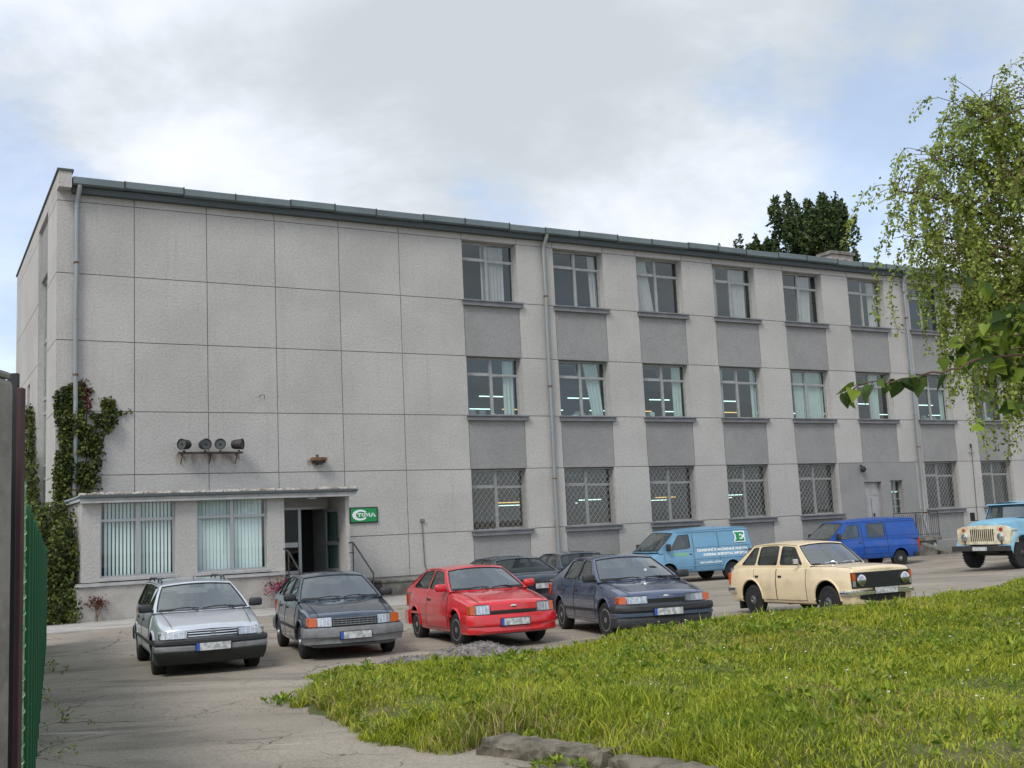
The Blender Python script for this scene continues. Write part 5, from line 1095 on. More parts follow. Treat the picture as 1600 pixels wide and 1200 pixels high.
    def hoodline(c, x0, x1, y0, y1):
        for s in (1, -1):
            mb = MB('black'); mb.tube([(x, s * (y0 + (y1 - y0) * (x - x0) / (x1 - x0)), c.top_z(x, y0 + (y1 - y0) * (x - x0) / (x1 - x0)) + .001) for x in np.linspace(x0, x1, 10)], .004, n=4); c.put(mb, 'bonnet_seam')
    def top_z(c, x, y):
        w, z, cr = c.hw(x), c.zt(x), c.k.get('crown', .03); return float(np.interp(abs(y) / w, [0, .6, .88, .93], [z + cr, z + cr * .55, z - .002, z - .025]))
    def taillights(c, y0, y1, z0, z1, amber=True):
        for s in (1, -1):
            m = MB('red_lens', 'orange'); c.strip(m, s * y0, s * y1, z0, z1, .008, .012, 'red_lens', True)
            x0 = c.xr + c.rbow; m.box(x0 - .02, x0 + .06, s * (c.W * .80), s * (c.side_y(x0 + .1, (z0 + z1) / 2) - .012), z0, z1, 'orange' if amber else 'red_lens', b=.012); c.put(m, 'tail_light')
    def place(c, x, y, yaw, pitch=0., roll=0., dz=0.):
        c.root.location = (x, y, float(g(x, y)) + dz); c.root.rotation_euler = (R(roll), R(-pitch), R(yaw)); return c

# --- silver estate
c = Car('estate_car', 'silver estate car with black roof rails parked in front of the porch', 'car', 'paint_silver', xf=2.13, xr=-2.20, W=.85, zb=.26, ax=(1.335, -1.335), R=.30, tw=.19, rim='cap',
        top=[(2.13, .735), (2.05, .755), (1.6, .84), (1.0, .935), (.6, .93), (-1.8, .93), (-2.2, .93)], A0=(1.02, .945), A1=(.20, 1.355), C1=(-1.92, 1.375), C0=(-2.16, .95), wb=.775, wr=.575, wrr=.60, wbr=.77,
        win=[(.70, -.28, .16, -.26), (-.36, -1.18, -.34, -1.14), (-1.26, -1.98, -1.22, -1.82)], wm=(.03, .045), bf=.14, lipm='paint_silver', az=.03, bow=.14, seatm='seat_light')
m = MB('plastic_black', 'plastic_grey'); c.bumper(m, .485, .575, 'plastic_black', out=.065); c.bumper(m, .385, .484, 'plastic_grey', out=.06); c.bumper(m, .20, .384, 'black', out=.05, prof=[(-.14, .20), (-.03, .20), (.025, .29), (.045, .37), (.045, .384), (-.03, .384)]); c.put(m, 'front_bumper', 40)
m = MB('plastic_black'); c.bumper(m, .36, .585, 'plastic_black', True, out=.06); c.put(m, 'rear_bumper', 40)
m = MB('black', 'paint_silver'); c.strip(m, -.38, .38, .60, .715, .004, .004, 'black', slope=.25)
for z in (.615, .655, .692): c.strip(m, -.37, .37, z, z + .014, .012, .008, 'paint_silver', slope=.25)
m.box(c.xf + .005, c.xf + .03, -.035, .035, .63, .70, 'plastic_grey', b=.01); c.put(m, 'grille')
c.headlights(.40, .70, .592, .70, ind=.78, indm='lens', slope=.35); c.plate(.455, off=.075); c.mirrors(); c.wipers(pos=((-.72, -.1), (-.02, .66))); c.doors([(.92, -.30, -.15), (-.32, -1.15, -1.02)]); c.molding(.50, 1.95, -1.9); c.hoodline(1.02, 2.04, .66, .60)
m = MB('plastic_black')
for s in (1, -1):
    m.tube([(-.1, s * .53, 1.40), (-.22, s * .53, 1.445), (-.9, s * .54, 1.46), (-1.75, s * .555, 1.445), (-1.9, s * .56, 1.385)], .017, n=6)
    for x in (-.55, -1.25): m.tube([(x, s * .54, 1.38), (x, s * .54, 1.455)], .015, n=6)
c.put(m, 'roof_rail'); m = MB('rubber'); m.tube([(.05, 0, 1.40), (-.10, 0, 1.44), (-.13, 0, 1.475)], .009, n=4); c.put(m, 'aerial'); c.taillights(.62, .78, .62, .88)
c.place(-5.70, 19.35, -66.2, 0)

# --- navy hatchback
c = Car('hatchback', 'navy hatchback with grey front bumper parked in front of the entrance steps', 'car', 'paint_navy', xf=2.00, xr=-1.98, W=.825, zb=.20, ax=(1.26, -1.26), R=.285, tw=.165, rim='steel',
        top=[(2.0, .70), (1.92, .725), (1.5, .82), (.85, .92), (.5, .92), (-1.7, .93), (-1.98, .92)], A0=(.82, .93), A1=(.08, 1.325), C1=(-1.28, 1.325), C0=(-1.90, .95), wb=.755, wr=.555,
        win=[(.52, -.28, .04, -.26), (-.36, -1.02, -.34, -1.0), (-1.08, -1.55, -1.06, -1.24)], wm=(.03, .045), bf=.12, bow=.13, az=.02)
m = MB('plastic_grey'); c.bumper(m, .29, .535, 'plastic_grey', out=.075, prof=[(-.03, .27), (.045, .27), (.05, .34), (.08, .37), (.085, .47), (.06, .535), (-.03, .54)]); c.put(m, 'front_bumper', 40)
m = MB('black'); c.bumper(m, .372, .382, 'black', out=.088); c.bumper(m, .545, .556, 'black', out=.03); c.put(m, 'bumper_groove', 40)
m = MB('plastic_grey'); c.bumper(m, .32, .54, 'plastic_grey', True, out=.07); c.put(m, 'rear_bumper', 40)
m = MB('black', 'plastic_grey'); c.strip(m, -.38, .38, .555, .695, .004, .004, 'black', slope=.2)
for z in (.565, .60, .635, .67): c.strip(m, -.37, .37, z, z + .010, .010, .008, 'plastic_grey', slope=.2)
for y in np.linspace(-.36, .36, 11): c.strip(m, y - .004, y + .004, .565, .68, .008, .008, 'plastic_grey', slope=.2, n=2)
c.put(m, 'grille'); c.headlights(.39, .62, .555, .70, ind=.765, slope=.2); c.plate(.40, off=.09); c.mirrors(); c.wipers(); c.doors([(.80, -.30, -.16), (-.32, -1.05, -.93)]); c.molding(.49, 1.0, -1.0, h=.03); c.hoodline(.86, 1.92, .64, .60); c.taillights(.62, .77, .62, .86)
c.place(-3.52, 20.6, -69.6)

# --- red three door hatchback
c = Car('hatchback', 'bright red three door hatchback parked behind the gravel heap', 'car', 'paint_red', xf=2.00, xr=-1.98, W=.82, zb=.20, ax=(1.2, -1.2), R=.29, tw=.185, rim='alloy', spokes=7, steer=R(6),
        top=[(2.0, .72), (1.93, .745), (1.5, .83), (.85, .915), (.5, .915), (-1.65, .95), (-1.98, .94)], A0=(.80, .93), A1=(.08, 1.315), C1=(-1.12, 1.32), C0=(-1.88, .965), wb=.75, wr=.555,
        win=[(.50, -.42, .03, -.40), (-.52, -1.42, -.50, -1.10)], wm=(.03, .045), bf=.11, bow=.09, az=.02, lip=.022)
m = MB('paint_red', 'plastic_black'); c.bumper(m, .24, .545, 'paint_red', out=.05, prof=[(-.03, .23), (.02, .23), (.045, .27), (.035, .33), (.030, .345), (.058, .37), (.06, .50), (.04, .545), (-.03, .55)]); c.put(m, 'front_bumper', 40)
m = MB('paint_red'); c.bumper(m, .28, .55, 'paint_red', True, out=.07); c.put(m, 'rear_bumper', 40)
m = MB('paint_red', 'black'); c.strip(m, -.42, .42, .555, .60, .006, .004, 'black'); c.strip(m, -.42, .42, .615, .71, .008, .006, 'paint_red', slope=.2); m.lathe([(.06, .0), (.05, .01), (.01, .012)], 'chrome', n=16, M=Matrix.Translation((c.xf + .005, 0, .675)) @ Matrix.Rotation(R(-90), 4, 'Z') @ Matrix.Diagonal((1, 1, .45, 1))); c.put(m, 'grille')
c.headlights(.44, .68, .56, .71, ind=.77, slope=.16); c.plate(.415, off=.066); c.mirrors('paint_red'); c.wipers(); c.doors([(.78, -.45, -.32)], hz=.78); c.molding(.52, 1.0, -1.7, 'paint_red', h=.025, t=.008); c.hoodline(.86, 1.92, .62, .60); c.taillights(.60, .77, .62, .86)
m = MB('rubber'); m.box(-1.98, -1.70, -.62, .62, 1.0, 1.035, b=.012); c.put(m, 'spoiler')
c.place(-.90, 21.05, -68, 1.0)

# --- slate blue executive car
c = Car('saloon_car', 'slate blue five door saloon with alloy wheels parked right of the red car', 'car', 'paint_slate', xf=2.20, xr=-2.38, W=.88, zb=.21, ax=(1.38, -1.38), R=.305, tw=.195, rim='alloy', spokes=9, steer=R(8),
        top=[(2.2, .72), (2.12, .745), (1.6, .845), (.95, .93), (.5, .93), (-1.9, .96), (-2.3, .99), (-2.38, .97)], A0=(.93, .945), A1=(.06, 1.365), C1=(-1.20, 1.375), C0=(-2.02, 1.0), wb=.80, wr=.575,
        win=[(.58, -.36, .01, -.34), (-.44, -1.28, -.42, -1.14)], wm=(.03, .045), bf=.13, bow=.12, az=.02)
m = MB('plastic_black', 'paint_slate'); c.bumper(m, .43, .56, 'plastic_black', out=.075); c.bumper(m, .35, .429, 'paint_slate', out=.06); c.bumper(m, .19, .348, 'plastic_black', out=.045); c.put(m, 'front_bumper', 40)
m = MB('plastic_black'); c.bumper(m, .30, .56, 'plastic_black', True, out=.07); c.put(m, 'rear_bumper', 40)
m = MB('black', 'paint_slate'); c.strip(m, -.33, .33, .585, .65, .006, .004, 'black'); c.strip(m, -.35, .35, .655, .715, .006, .006, 'paint_slate', slope=.2); m.lathe([(.055, .0), (.01, .012)], 'chrome', n=16, M=Matrix.Translation((c.xf + .004, 0, .69)) @ Matrix.Rotation(R(-90), 4, 'Z') @ Matrix.Diagonal((1, 1, .45, 1))); c.put(m, 'grille')
c.headlights(.35, .70, .585, .705, ind=.83, slope=.25); c.plate(.435, off=.085); c.mirrors(size=(.08, .11, .07)); c.wipers(pos=((-.6, 0), (.1, .66))); c.doors([(.88, -.38, -.24), (-.40, -1.28, -1.12)]); c.molding(.46, 1.0, -1.0, h=.032); c.hoodline(.98, 2.12, .70, .64); c.taillights(.62, .82, .66, .9)
m = MB('chrome'); q = c.WF(.28, .35); m.lathe([(.045, 0), (.04, .01), (.005, .012)], 'chrome', n=12, M=Matrix.Translation((q[0] + .0, q[1], q[2])) @ Matrix.Rotation(R(-60), 4, 'Z')); c.put(m, 'screen_sticker')
c.place(1.94, 21.3, -75.8, 1.4)

# --- cream old estate-hatch
c = Car('vintage_car', 'old cream five door car with chrome bumper and black grille panel', 'car', 'paint_cream', xf=1.90, xr=-2.15, W=.775, zb=.23, ax=(1.2, -1.2), R=.305, tw=.16, rim='steel', arch=1.22, az=.05,
        top=[(1.9, .905), (1.82, .925), (1.2, .955), (.7, .955), (-1.5, .955), (-2.0, .93), (-2.15, .88)], A0=(.66, .975), A1=(.16, 1.39), C1=(-1.28, 1.40), C0=(-1.92, .985), wb=.675, wr=.545, bow=.05, crown=.035,
        win=[(.42, -.30, .12, -.28), (-.40, -1.06, -.38, -1.0), (-1.14, -1.62, -1.08, -1.26)], wm=(.03, .05), bf=.10, rarch=.035, seatm='seat_light', lip=.022)
m = MB('chrome'); c.bumper(m, .425, .515, 'chrome', out=.075, back=.42)
c.put(m, 'front_bumper', 40); m = MB('chrome'); c.bumper(m, .44, .55, 'chrome', True, out=.06, back=.4); c.put(m, 'rear_bumper', 40)
m = MB('black', 'plastic_black'); c.strip(m, -.70, .70, .555, .845, .004, .008, 'black')
for z in np.linspace(.58, .82, 7): c.strip(m, -.40, .40, z, z + .008, .010, .012, 'plastic_black')
c.strip(m, -.62, .62, .24, .44, -.02, .01, 'black'); c.put(m, 'grille')
for s in (1, -1):
    m = MB('lens', 'chrome'); M = Matrix.Translation((c.fx(.52) + .012, s * .515, .70)) @ Matrix.Rotation(R(-90), 4, 'Z'); m.lathe([(.105, -.01), (.105, .03), (.092, .038)], 'chrome', n=24, M=M); m.lathe([(.09, .030), (.06, .05), (.01, .056)], 'lens', n=24, M=M); c.put(m, 'headlight', 40)
    m = MB('orange', 'lens'); c.strip(m, s * .635, s * .70, .70, .83, .012, .016, 'orange', n=3); c.strip(m, s * .635, s * .70, .585, .69, .012, .014, 'lens', n=3); c.put(m, 'indicator')
c.plate(.50, off=.07, blue=False, w=.265); c.wipers('chrome', pos=((-.55, -.1), (.1, .55))); c.doors([(.60, -.34, -.22), (-.36, -1.12, -1.0)], hz=.78, hs=.7); c.hoodline(.72, 1.8, .60, .62)
m = MB('chrome'); m.tube([(.40, -.70, .99), (.38, -.78, 1.06)], .008, n=4); m.box(.35, .40, -.86, -.74, 1.03, 1.12, b=.015); c.put(m, 'wing_mirror')
for s in (1, -1):
    m = MB('black'); m.box(-1.72, -1.69, s * .52, s * .74, .10, .36, b=.008); c.put(m, 'mud_flap')
c.taillights(.55, .70, .60, .85); c.place(6.0, 22.55, -66.5, 1.0)

# --- two dark cars parked nose to the wall
dk = dict(xf=2.30, xr=-2.32, W=.865, zb=.20, ax=(1.38, -1.38), R=.305, tw=.19, rim='alloy', spokes=10,
          top=[(2.3, .70), (1.6, .86), (.9, .94), (.5, .94), (-1.5, .96), (-1.7, .985), (-2.25, .975), (-2.32, .93)], A0=(.85, .955), A1=(.05, 1.33), C1=(-1.02, 1.32), C0=(-1.62, 1.0), wb=.79, wr=.57, win=[(.52, -.38, .0, -.36), (-.46, -1.22, -.44, -.94)], wm=(.03, .045), bow=.1, rg=(.10, .92))
def darkcar(label, x, y, yaw, paint):
    c = Car('saloon_car', label, 'car', paint, **dk)
    m = MB('plastic_black'); c.bumper(m, .32, .57, 'plastic_black', True, out=.07); c.put(m, 'rear_bumper', 40); m = MB('plastic_black'); c.bumper(m, .28, .55, 'plastic_black', out=.07); c.put(m, 'front_bumper', 40)
    c.taillights(.42, .80, .66, .83); c.plate(.75, True, off=.012, blue=False, w=.22); c.mirrors(); c.doors([(.80, -.40, -.27), (-.42, -1.25, -1.1)]); c.molding(.52, 1.0, -1.0)
    m = MB('chrome'); c.strip(m, -.42, .42, .845, .86, .012, .006, 'chrome', True); c.put(m, 'boot_trim'); c.headlights(.4, .75, .57, .69); c.place(x, y, yaw); return c
darkcar('dark blue saloon seen from behind between the red and slate cars', -.55, 26.7, 117, 'paint_dark')
darkcar('near black saloon half hidden behind the slate blue car', 1.15, 29.6, 112, 'paint_dark')

# --- vans
def van(label, paint, win, side):
    c = Car('panel_van', label, 'van', paint, xf=2.22, xr=-2.38, W=.955, zb=.36, ax=(1.40, -1.41), R=.335, tw=.20, ty=.90, rim='steel', arch=1.16, az=.03,
            top=[(2.22, .90), (2.12, .98), (1.85, 1.10), (1.6, 1.14), (-2.3, 1.16), (-2.38, 1.16)], A0=(1.78, 1.15), A1=(.95, 1.845), C1=(-2.26, 1.90), C0=(-2.37, 1.17), wb=.90, wr=.765, wrr=.79, wbr=.91, bow=.10, crown=.02, rbow=.02,
            win=win, wm=(.035, .13), bf=.16, rarch=.02, rcrown=.10, rg=(.15, .80), wrad=.07, wf=(.05, .93), bench=False, rear_glass=True, wdip=.05)
    m = MB('plastic_black'); c.bumper(m, .36, .60, 'plastic_black', out=.08); c.put(m, 'front_bumper', 40); m = MB('plastic_black'); c.bumper(m, .38, .56, 'plastic_black', True, out=.05, back=.3); c.put(m, 'rear_bumper', 40)
    m = MB('plastic_black'); c.strip(m, -.45, .45, .66, .84, .006, .01, 'plastic_black', slope=.3); [c.strip(m, -.44, .44, z, z + .012, .014, .012, 'plastic_grey', slope=.3) for z in (.69, .74, .79)]; c.put(m, 'grille')
    c.headlights(.48, .74, .66, .84, ind=.87, slope=.3); c.plate(.48, off=.09); c.mirrors(x=1.42, z=1.30, size=(.06, .10, .13)); c.wipers(); c.doors([(1.55, .32, .42)], z0=.46, hz=1.02, hs=.6, lift=.006)
    c.molding(.84, .28, -2.3, paint, h=.016, t=.010); c.molding(.60, .95, -1.0, paint, h=.02, t=.012)
    m = MB(paint)     # roof gutter rail and body ribs
    for s in (1, -1): m.tube([(x, s * (c.gy(x, 1.80 + .012 * (1 - x / 2)) + .006), 1.80 + .012 * (1 - x / 2)) for x in np.linspace(.9, -2.28, 12)], .012, n=5); m.tube([(x, s * (c.gy(x, 1.26) + .003), 1.26) for x in np.linspace(.2, -2.28, 10)], .010, n=5)
    c.put(m, 'roof_gutter')
    m = MB('black')
    for x in (.26, -.86): m.tube([(x, c.side_y(x, z) + .004, z) if z < 1.12 else (x, c.gy(x, z) + .004, z) for z in np.linspace(.48, 1.76, 14)], .006, n=4)
    c.put(m, 'panel_seam'); c.taillights(.72, .90, .7, 1.1)
    return c
VW = (1.30, .40, .86, .40)
c = van('pale blue panel van with green emblem and white lettering on its side', 'paint_skyblue', [VW], 'p')
def vantext(c, body, x0, z, size, m, xw=None):
    cu = bpy.data.curves.new('lettering', 'FONT'); cu.body = body; cu.size = size; cu.extrude = .002; cu.offset = size * .055; cu.align_x = 'LEFT'
    t = bpy.data.objects.new('t', cu); COL.objects.link(t); dg = bpy.context.evaluated_depsgraph_get(); me = bpy.data.meshes.new_from_object(t.evaluated_get(dg)); bpy.data.objects.remove(t)
    X = [v.co.x for v in me.vertices]; w_ = max(X) - min(X); k = (xw / w_) if xw else 1
    for v in me.vertices:
        x = x0 - (v.co.x - min(X)) * k; zz_ = z + v.co.y; yy = max(c.gy(x, zz_), c.side_y(x, zz_)) if zz_ > 1.0 else c.side_y(x, zz_); v.co = (x, yy + .008 + max(v.co.z, 0), zz_)
    me.materials.clear(); me.materials.append(MATS[m]); o = bpy.data.objects.new('lettering', me); COL.objects.link(o); o.parent = c.root
MATS['letter_green'] = MATS['sign_green']; mat('letter_lime', (.22, .50, .12), .6)
# the van's left side runs front (+x) to rear: read from the viewer's left (front) to right (rear)
vantext(c, 'DIDMENINĖ IR MAŽMENINĖ PREKYBA', .12, 1.09, .125, 'sign_white', 2.28); vantext(c, 'AUDINIAI, EKSPORTAS, IMPORTAS', -.12, .93, .12, 'sign_white', 2.02); vantext(c, '5800 KLAIPĖDA, LIETUVA', .05, .66, .085, 'sign_white', .98); vantext(c, 'ECONOMA', 1.12, .99, .11, 'letter_lime', .6)
def emblem(c, x0, z0, w_, h_):
    E_ = [(0, 0), (1, 0), (1, .34), (.86, .34), (.80, .2), (.5, .2), (.5, .42), (.62, .42), (.66, .34), (.74, .34), (.74, .66), (.66, .66), (.62, .58), (.5, .58), (.5, .80), (.78, .80), (.84, .68), (.98, .68), (.98, 1), (0, 1), (0, .86), (.14, .82), (.14, .18), (0, .14)]
    def put(poly, off, m, nm):
        mb = MB(m); f = lambda a, b_, d: (x0 - a * w_, c.gy(x0 - a * w_, z0 + b_ * h_) + off + d, z0 + b_ * h_)
        P = [Vector((a, b_, 0)) for a, b_ in poly]; tri = tessellate_polygon([P]); mb.add([f(a, b_, .0) for a, b_ in poly], tri); n = len(poly)
        mb.add([f(a, b_, .0) for a, b_ in poly] + [f(a, b_, -.006) for a, b_ in poly], [(i, (i + 1) % n, n + (i + 1) % n, n + i) for i in range(n)]); mb.build(nm, c.root)
    put([(-.10, -.12), (1.12, -.12), (1.12, .44), (1.0, .48), (1.12, .56), (1.12, 1.14), (-.10, 1.14), (-.10, .80), (.0, .76), (.0, .24), (-.10, .20)], .010, 'sign_white', 'emblem_ground'); put(E_, .018, 'sign_green', 'emblem')
emblem(c, -1.64, 1.40, .42, .33)
c.place(6.21, 41.6, 205.6, 0)
c = van('deep blue van with a dark side window standing by the landing', 'paint_blue', [VW, (.02, -.78, .02, -.78)], 'w')
c.place(13.62, 45.0, 197)
for o in [o for o in COL.objects if o.name.startswith('panel_van')]: pass

# --- old truck
tk = tag(empty('truck', (17.47, 38.28, 0), R(-146)), 'old sky blue lorry with cream grille panel and round headlights', 'truck')
def loft(mb, secs, m, caps=True):
    n = len(secs[0]); vs = [p for s in secs for p in s]; fs = [(i * n + j, i * n + (j + 1) % n, (i + 1) * n + (j + 1) % n, (i + 1) * n + j) for i in range(len(secs) - 1) for j in range(n)]
    if caps: fs += [tuple(range(n)), tuple(range((len(secs) - 1) * n, len(secs) * n))[::-1]]
    mb.add(vs, fs, m)
def hs(x, w, zb, zt, r=.12, cr=.05):
    h = [(w, zb), (w, zt - r), (w - r * .3, zt - r * .3), (w - r, zt), (w * .4, zt + cr), (0, zt + cr * 1.15)]; return [(x, y, z) for y, z in h] + [(x, -y, z) for y, z in h[-2::-1]]
mb = MB('truck_blue'); loft(mb, [hs(2.50, .46, 1.405, 1.44, .02, .02), hs(2.44, .54, 1.40, 1.49, .05, .06), hs(2.3, .58, 1.3, 1.51, .1, .07), hs(1.9, .62, .9, 1.53, .12, .08), hs(1.3, .70, .9, 1.56, .12, .07), hs(.95, .78, .9, 1.58, .12, .05)], 'truck_blue'); mb.build('bonnet', tk, 40)
def cab(x, w, zt, r): return hs(x, w, .75, zt, r, .06)
mb = MB('truck_blue', 'black'); loft(mb, [hs(1.0, .80, .75, 1.57, .06, .0), hs(.9, .93, .72, 1.58, .05, .0), hs(.1, .97, .72, 1.58, .04, 0), hs(-.42, .95, .72, 1.58, .04, 0)], 'truck_blue')
hw_ = .86
def ws(s, t): return (.94 - .22 * t + .10 * (1 - s * s) * (1 - .2 * t), s * (.90 - .08 * t), 1.575 + .52 * t)
SS = [-1, -.93, -.7, -.35, 0, .35, .7, .93, 1]; TS = [0, .07, .35, .65, .92, 1]
mb.grid(ws, SS, TS, mf=lambda s, t: False if abs(s) < .93 and .07 < t < .92 else 'truck_blue')
def rfx(s, t): return (.72 + .08 * (1 - s * s) - 1.12 * t - .0, s * .82, 2.095 + .10 * (1 - s * s) * (1 - .4 * abs(2 * t - 1)))
mb.grid(rfx, np.linspace(-1, 1, 11), np.linspace(0, 1, 8), 'truck_blue'); mb.grid(lambda s, t: (.86 + .06 * (1 - s * s) - .12 * t, s * .86, 2.075 + .035 * t), np.linspace(-1, 1, 9), (0, 1), 'truck_blue')
for s in (1, -1):
    mb.box(.62, .72, s * .86, s * .80, 1.58, 2.1, 'truck_blue'); mb.box(-.40, -.12, s * .93, s * .80, 1.58, 2.1, 'truck_blue'); mb.box(-.4, .74, s * .86, s * .79, 2.02, 2.12, 'truck_blue')
mb.box(-.42, -.38, -.86, .86, 1.58, 2.1, 'truck_blue'); mb.build('cab', tk, 40)
mb = MB('car_glass', 'rubber'); mb.grid(ws, SS[1:-1], TS[1:-1], 'car_glass'); ring = [ws(s, .07) for s in SS[1:-1]] + [ws(.93, t) for t in (.35, .65)] + [ws(s, .92) for s in SS[1:-1][::-1]] + [ws(-.93, t) for t in (.65, .35)]; mb.tube(ring, .018, 'rubber', n=5, close=True); mb.build('windscreen', tk, 40)
for s in (1, -1):
    mb = MB('side_glass'); mb.box(-.11, .61, s * .835, s * .84, 1.60, 2.02); mb.build('side_window', tk)
    mb = MB('truck_blue', 'black'); mb.box(-.15, .85, s * .955, s * .985, .82, 1.57, 'truck_blue', b=.012); d_ = mb.build('door', tk); mb = MB('steel_dark'); mb.box(-.08, .08, s * .985, s * 1.01, 1.36, 1.40, b=.008); mb.build('handle', d_)
    mb = MB('truck_blue'); A_ = np.linspace(R(-8), R(188), 20); r0 = .60
    def fen(u, v):
        a = A_[int(u)]; x = 1.85 + (r0 + .04) * math.cos(a) * 1.08; z = max(.62, .50 + r0 * 1.22 * math.sin(a)); y = s * (.52 + .53 * v); return (x, y, min(z, 1.22) - (.07 if v == 1 else 0) - .03 * v)
    mb.grid(fen, range(20), (0, .3, .6, .85, .97, 1)); mb.grid(lambda u, v: (fen(u, 1)[0], s * 1.05, fen(u, 1)[2] - .05 * v), range(20), (0, 1))
    mb.box(2.0, 2.40, s * .50, s * .98, 1.20, 1.27, 'truck_blue', b=.03); mb.build('fender', tk, 50)
    mb = MB('black'); mb.tube([(.95, s * .95, 1.50), (1.25, s * 1.12, 1.62), (1.25, s * 1.14, 1.75)], .014, n=5); mb.box(1.22, 1.26, s * 1.05, s * 1.23, 1.56, 1.86, b=.015); mb.build('wing_mirror', tk)
mb = MB('truck_cream', 'black', 'rust')
def fp(y, z): return 2.56 - .10 * (y / .95) ** 2 + .0 * z
zs_ = np.linspace(.80, 1.38, 8); yy = np.linspace(-.96, .96, 17)
def topc(y): return 1.42 - .10 * (abs(y) / .96) ** 4
mb.grid(lambda y, v: (fp(y, 0) - .012 * v * v, y, .80 + (topc(y) - .80) * v), yy, np.linspace(0, 1, 8), 'truck_cream')
for s in (1, -1): mb.box(2.0, 2.47, s * .93, s * .965, .84, 1.30, 'truck_cream', b=.012)
mb.grid(lambda y, v: (fp(y, 0) - .012 - .12 * v, y, topc(y) + .012 * v), yy, (0, 1), 'truck_cream')
for y in np.linspace(-.40, .40, 12): mb.box(2.45, 2.566 - .10 * (y / .95) ** 2, y - .019, y + .019, .90, 1.30, 'black', b=.006)
mb.build('grille', tk, 40)
for s in (1, -1):
    mb = MB('lens', 'chrome'); M = Matrix.Translation((fp(.66, 0) - .01, s * .66, 1.04)) @ Matrix.Rotation(R(-90), 4, 'Z'); mb.lathe([(.125, 0), (.125, .05), (.11, .06)], 'chrome', n=24, M=M); mb.lathe([(.108, .05), (.06, .075), (.01, .08)], 'lens', n=24, M=M); mb.build('headlight', tk, 40)
    mb = MB('red_lens', 'steel_dark'); M = Matrix.Translation((fp(.68, 0) - .03, s * .68, 1.285)) @ Matrix.Rotation(R(-90), 4, 'Z'); mb.lathe([(.06, 0), (.06, .05), (.02, .065)], 'red_lens' if s > 0 else 'orange', n=14, M=M); mb.build('indicator', tk, 40)
    mb = MB('rust'); mb.box(fp(.66, 0) - .01, fp(.66, 0) + .006, s * .63, s * .70, .80, .90); mb.build('rust_patch', tk)
mb = MB('steel_dark'); mb.box(2.60, 2.74, -1.05, 1.05, .58, .76, b=.02); mb.box(2.3, 2.6, -.5, -.40, .6, .72); mb.box(2.3, 2.6, .40, .5, .6, .72); mb.build('front_bumper', tk)
mb = MB('plate', 'black'); mb.box(2.742, 2.75, -.26, .26, .60, .72, 'plate'); mb.build('number_plate', tk)
mb = MB('black'); mb.box(-3.4, 2.5, -.45, -.35, .55, .75); mb.box(-3.4, 2.5, .35, .45, .55, .75); mb.box(1.72, 1.98, -.8, .8, .40, .54, b=.03); mb.box(-1.98, -1.72, -.7, .7, .38, .56, b=.03); mb.box(.8, 2.3, -.4, .4, .5, 1.0); mb.build('chassis', tk)
tm = MB('tyre'); r = .475; tm.lathe([(.26, .25), (.44, .25), (.47, .20), (.475, .12), (.47, .05), (.44, .0), (.26, 0)], n=36)
for i in range(30): tm.box(-.02, .02, .0, .25, r - .012, r + .012, M=Matrix.Rotation(i * 2 * math.pi / 30, 4, 'Y'))
TM = tm.mesh('wheel', 40); rm = MB('steel_dark'); rm.lathe([(.06, -.05), (.09, -.03), (.12, .02), (.22, .06), (.265, .02), (.265, .06)], n=28); RM = rm.mesh('rim', 40)
for x, y, fl_ in ((1.85, -.95, 0), (1.85, .95, 1), (-1.85, -1.0, 0), (-1.85, 1.0, 1)):
    o = bpy.data.objects.new('wheel', TM); COL.objects.link(o); o.parent = tk; o.location = (x, y, r); o.rotation_euler[2] = math.pi * fl_; p = bpy.data.objects.new('rim', RM); COL.objects.link(p); p.parent = o
mb = MB('truck_cream'); mb.box(-4.0, -.55, -1.15, 1.15, .98, 1.06)
for y in (-1.15, 1.11): mb.box(-4.0, -.55, y, y + .04, 1.062, 1.65)
mb.box(-.59, -.55, -1.11, 1.11, 1.062, 1.7); mb.box(-4.0, -3.96, -1.11, 1.11, 1.062, 1.65); mb.build('cargo_bed', tk)

# ------------------------------------------------------------------ trees
def limb(mb, p0, p1, r0, r1, sag=0., n=7, jit=.06):
    p0, p1 = Vector(p0), Vector(p1); P = []
    L_ = (p1 - p0).length
    for i in range(n):
        t = i / (n - 1); q = p0.lerp(p1, t); q.z += sag * 4 * t * (1 - t); 
        if 0 < i < n - 1: q += Vector((random.gauss(0, jit), random.gauss(0, jit), random.gauss(0, jit))) * L_ * .3
        P.append(q)
    mb.tube(P, [r0 + (r1 - r0) * i / (n - 1) for i in range(n)], n=7, m=mb.mats[0]); return P
# weeping birch on the right
bt = tag(empty('birch_tree', (8.1, 15.2, float(bedz(np.array([[8.1, 15.2]]), np.array([2.]))[0]))), 'weeping birch with hanging pale green strands at the right edge', 'tree')
TB = MB('birch_bark'); LP, LD = [], []
TR = limb(TB, (0, 0, -.1), (-.05, .1, 8.0), .16, .02, jit=.012, n=10); TB.build('trunk', bt, 60)
LB = MB('bark')
ends = [((-.02, 0, 4.9), (-2.55, -.1, 6.15), .55), ((-.02, 0, 5.4), (-1.75, .3, 6.7), .4), ((-.03, 0, 5.8), (-1.5, -.3, 7.2), .3), ((-.03, 0, 6.1), (-1.0, .2, 7.5), .3), ((-.03, 0, 6.3), (-.45, -.1, 7.7), .2), ((0, 0, 4.3), (-1.9, -.5, 5.1), .5), ((0, 0, 3.9), (-1.55, .4, 4.5), .5), ((0, 0, 3.4), (-1.3, -.3, 3.9), .4), ((0, 0, 4.6), (-2.1, .5, 5.6), .5), ((0, 0, 5.0), (-1.2, -.8, 6.1), .4), ((0, 0, 3.6), (-.9, .6, 4.6), .4)]
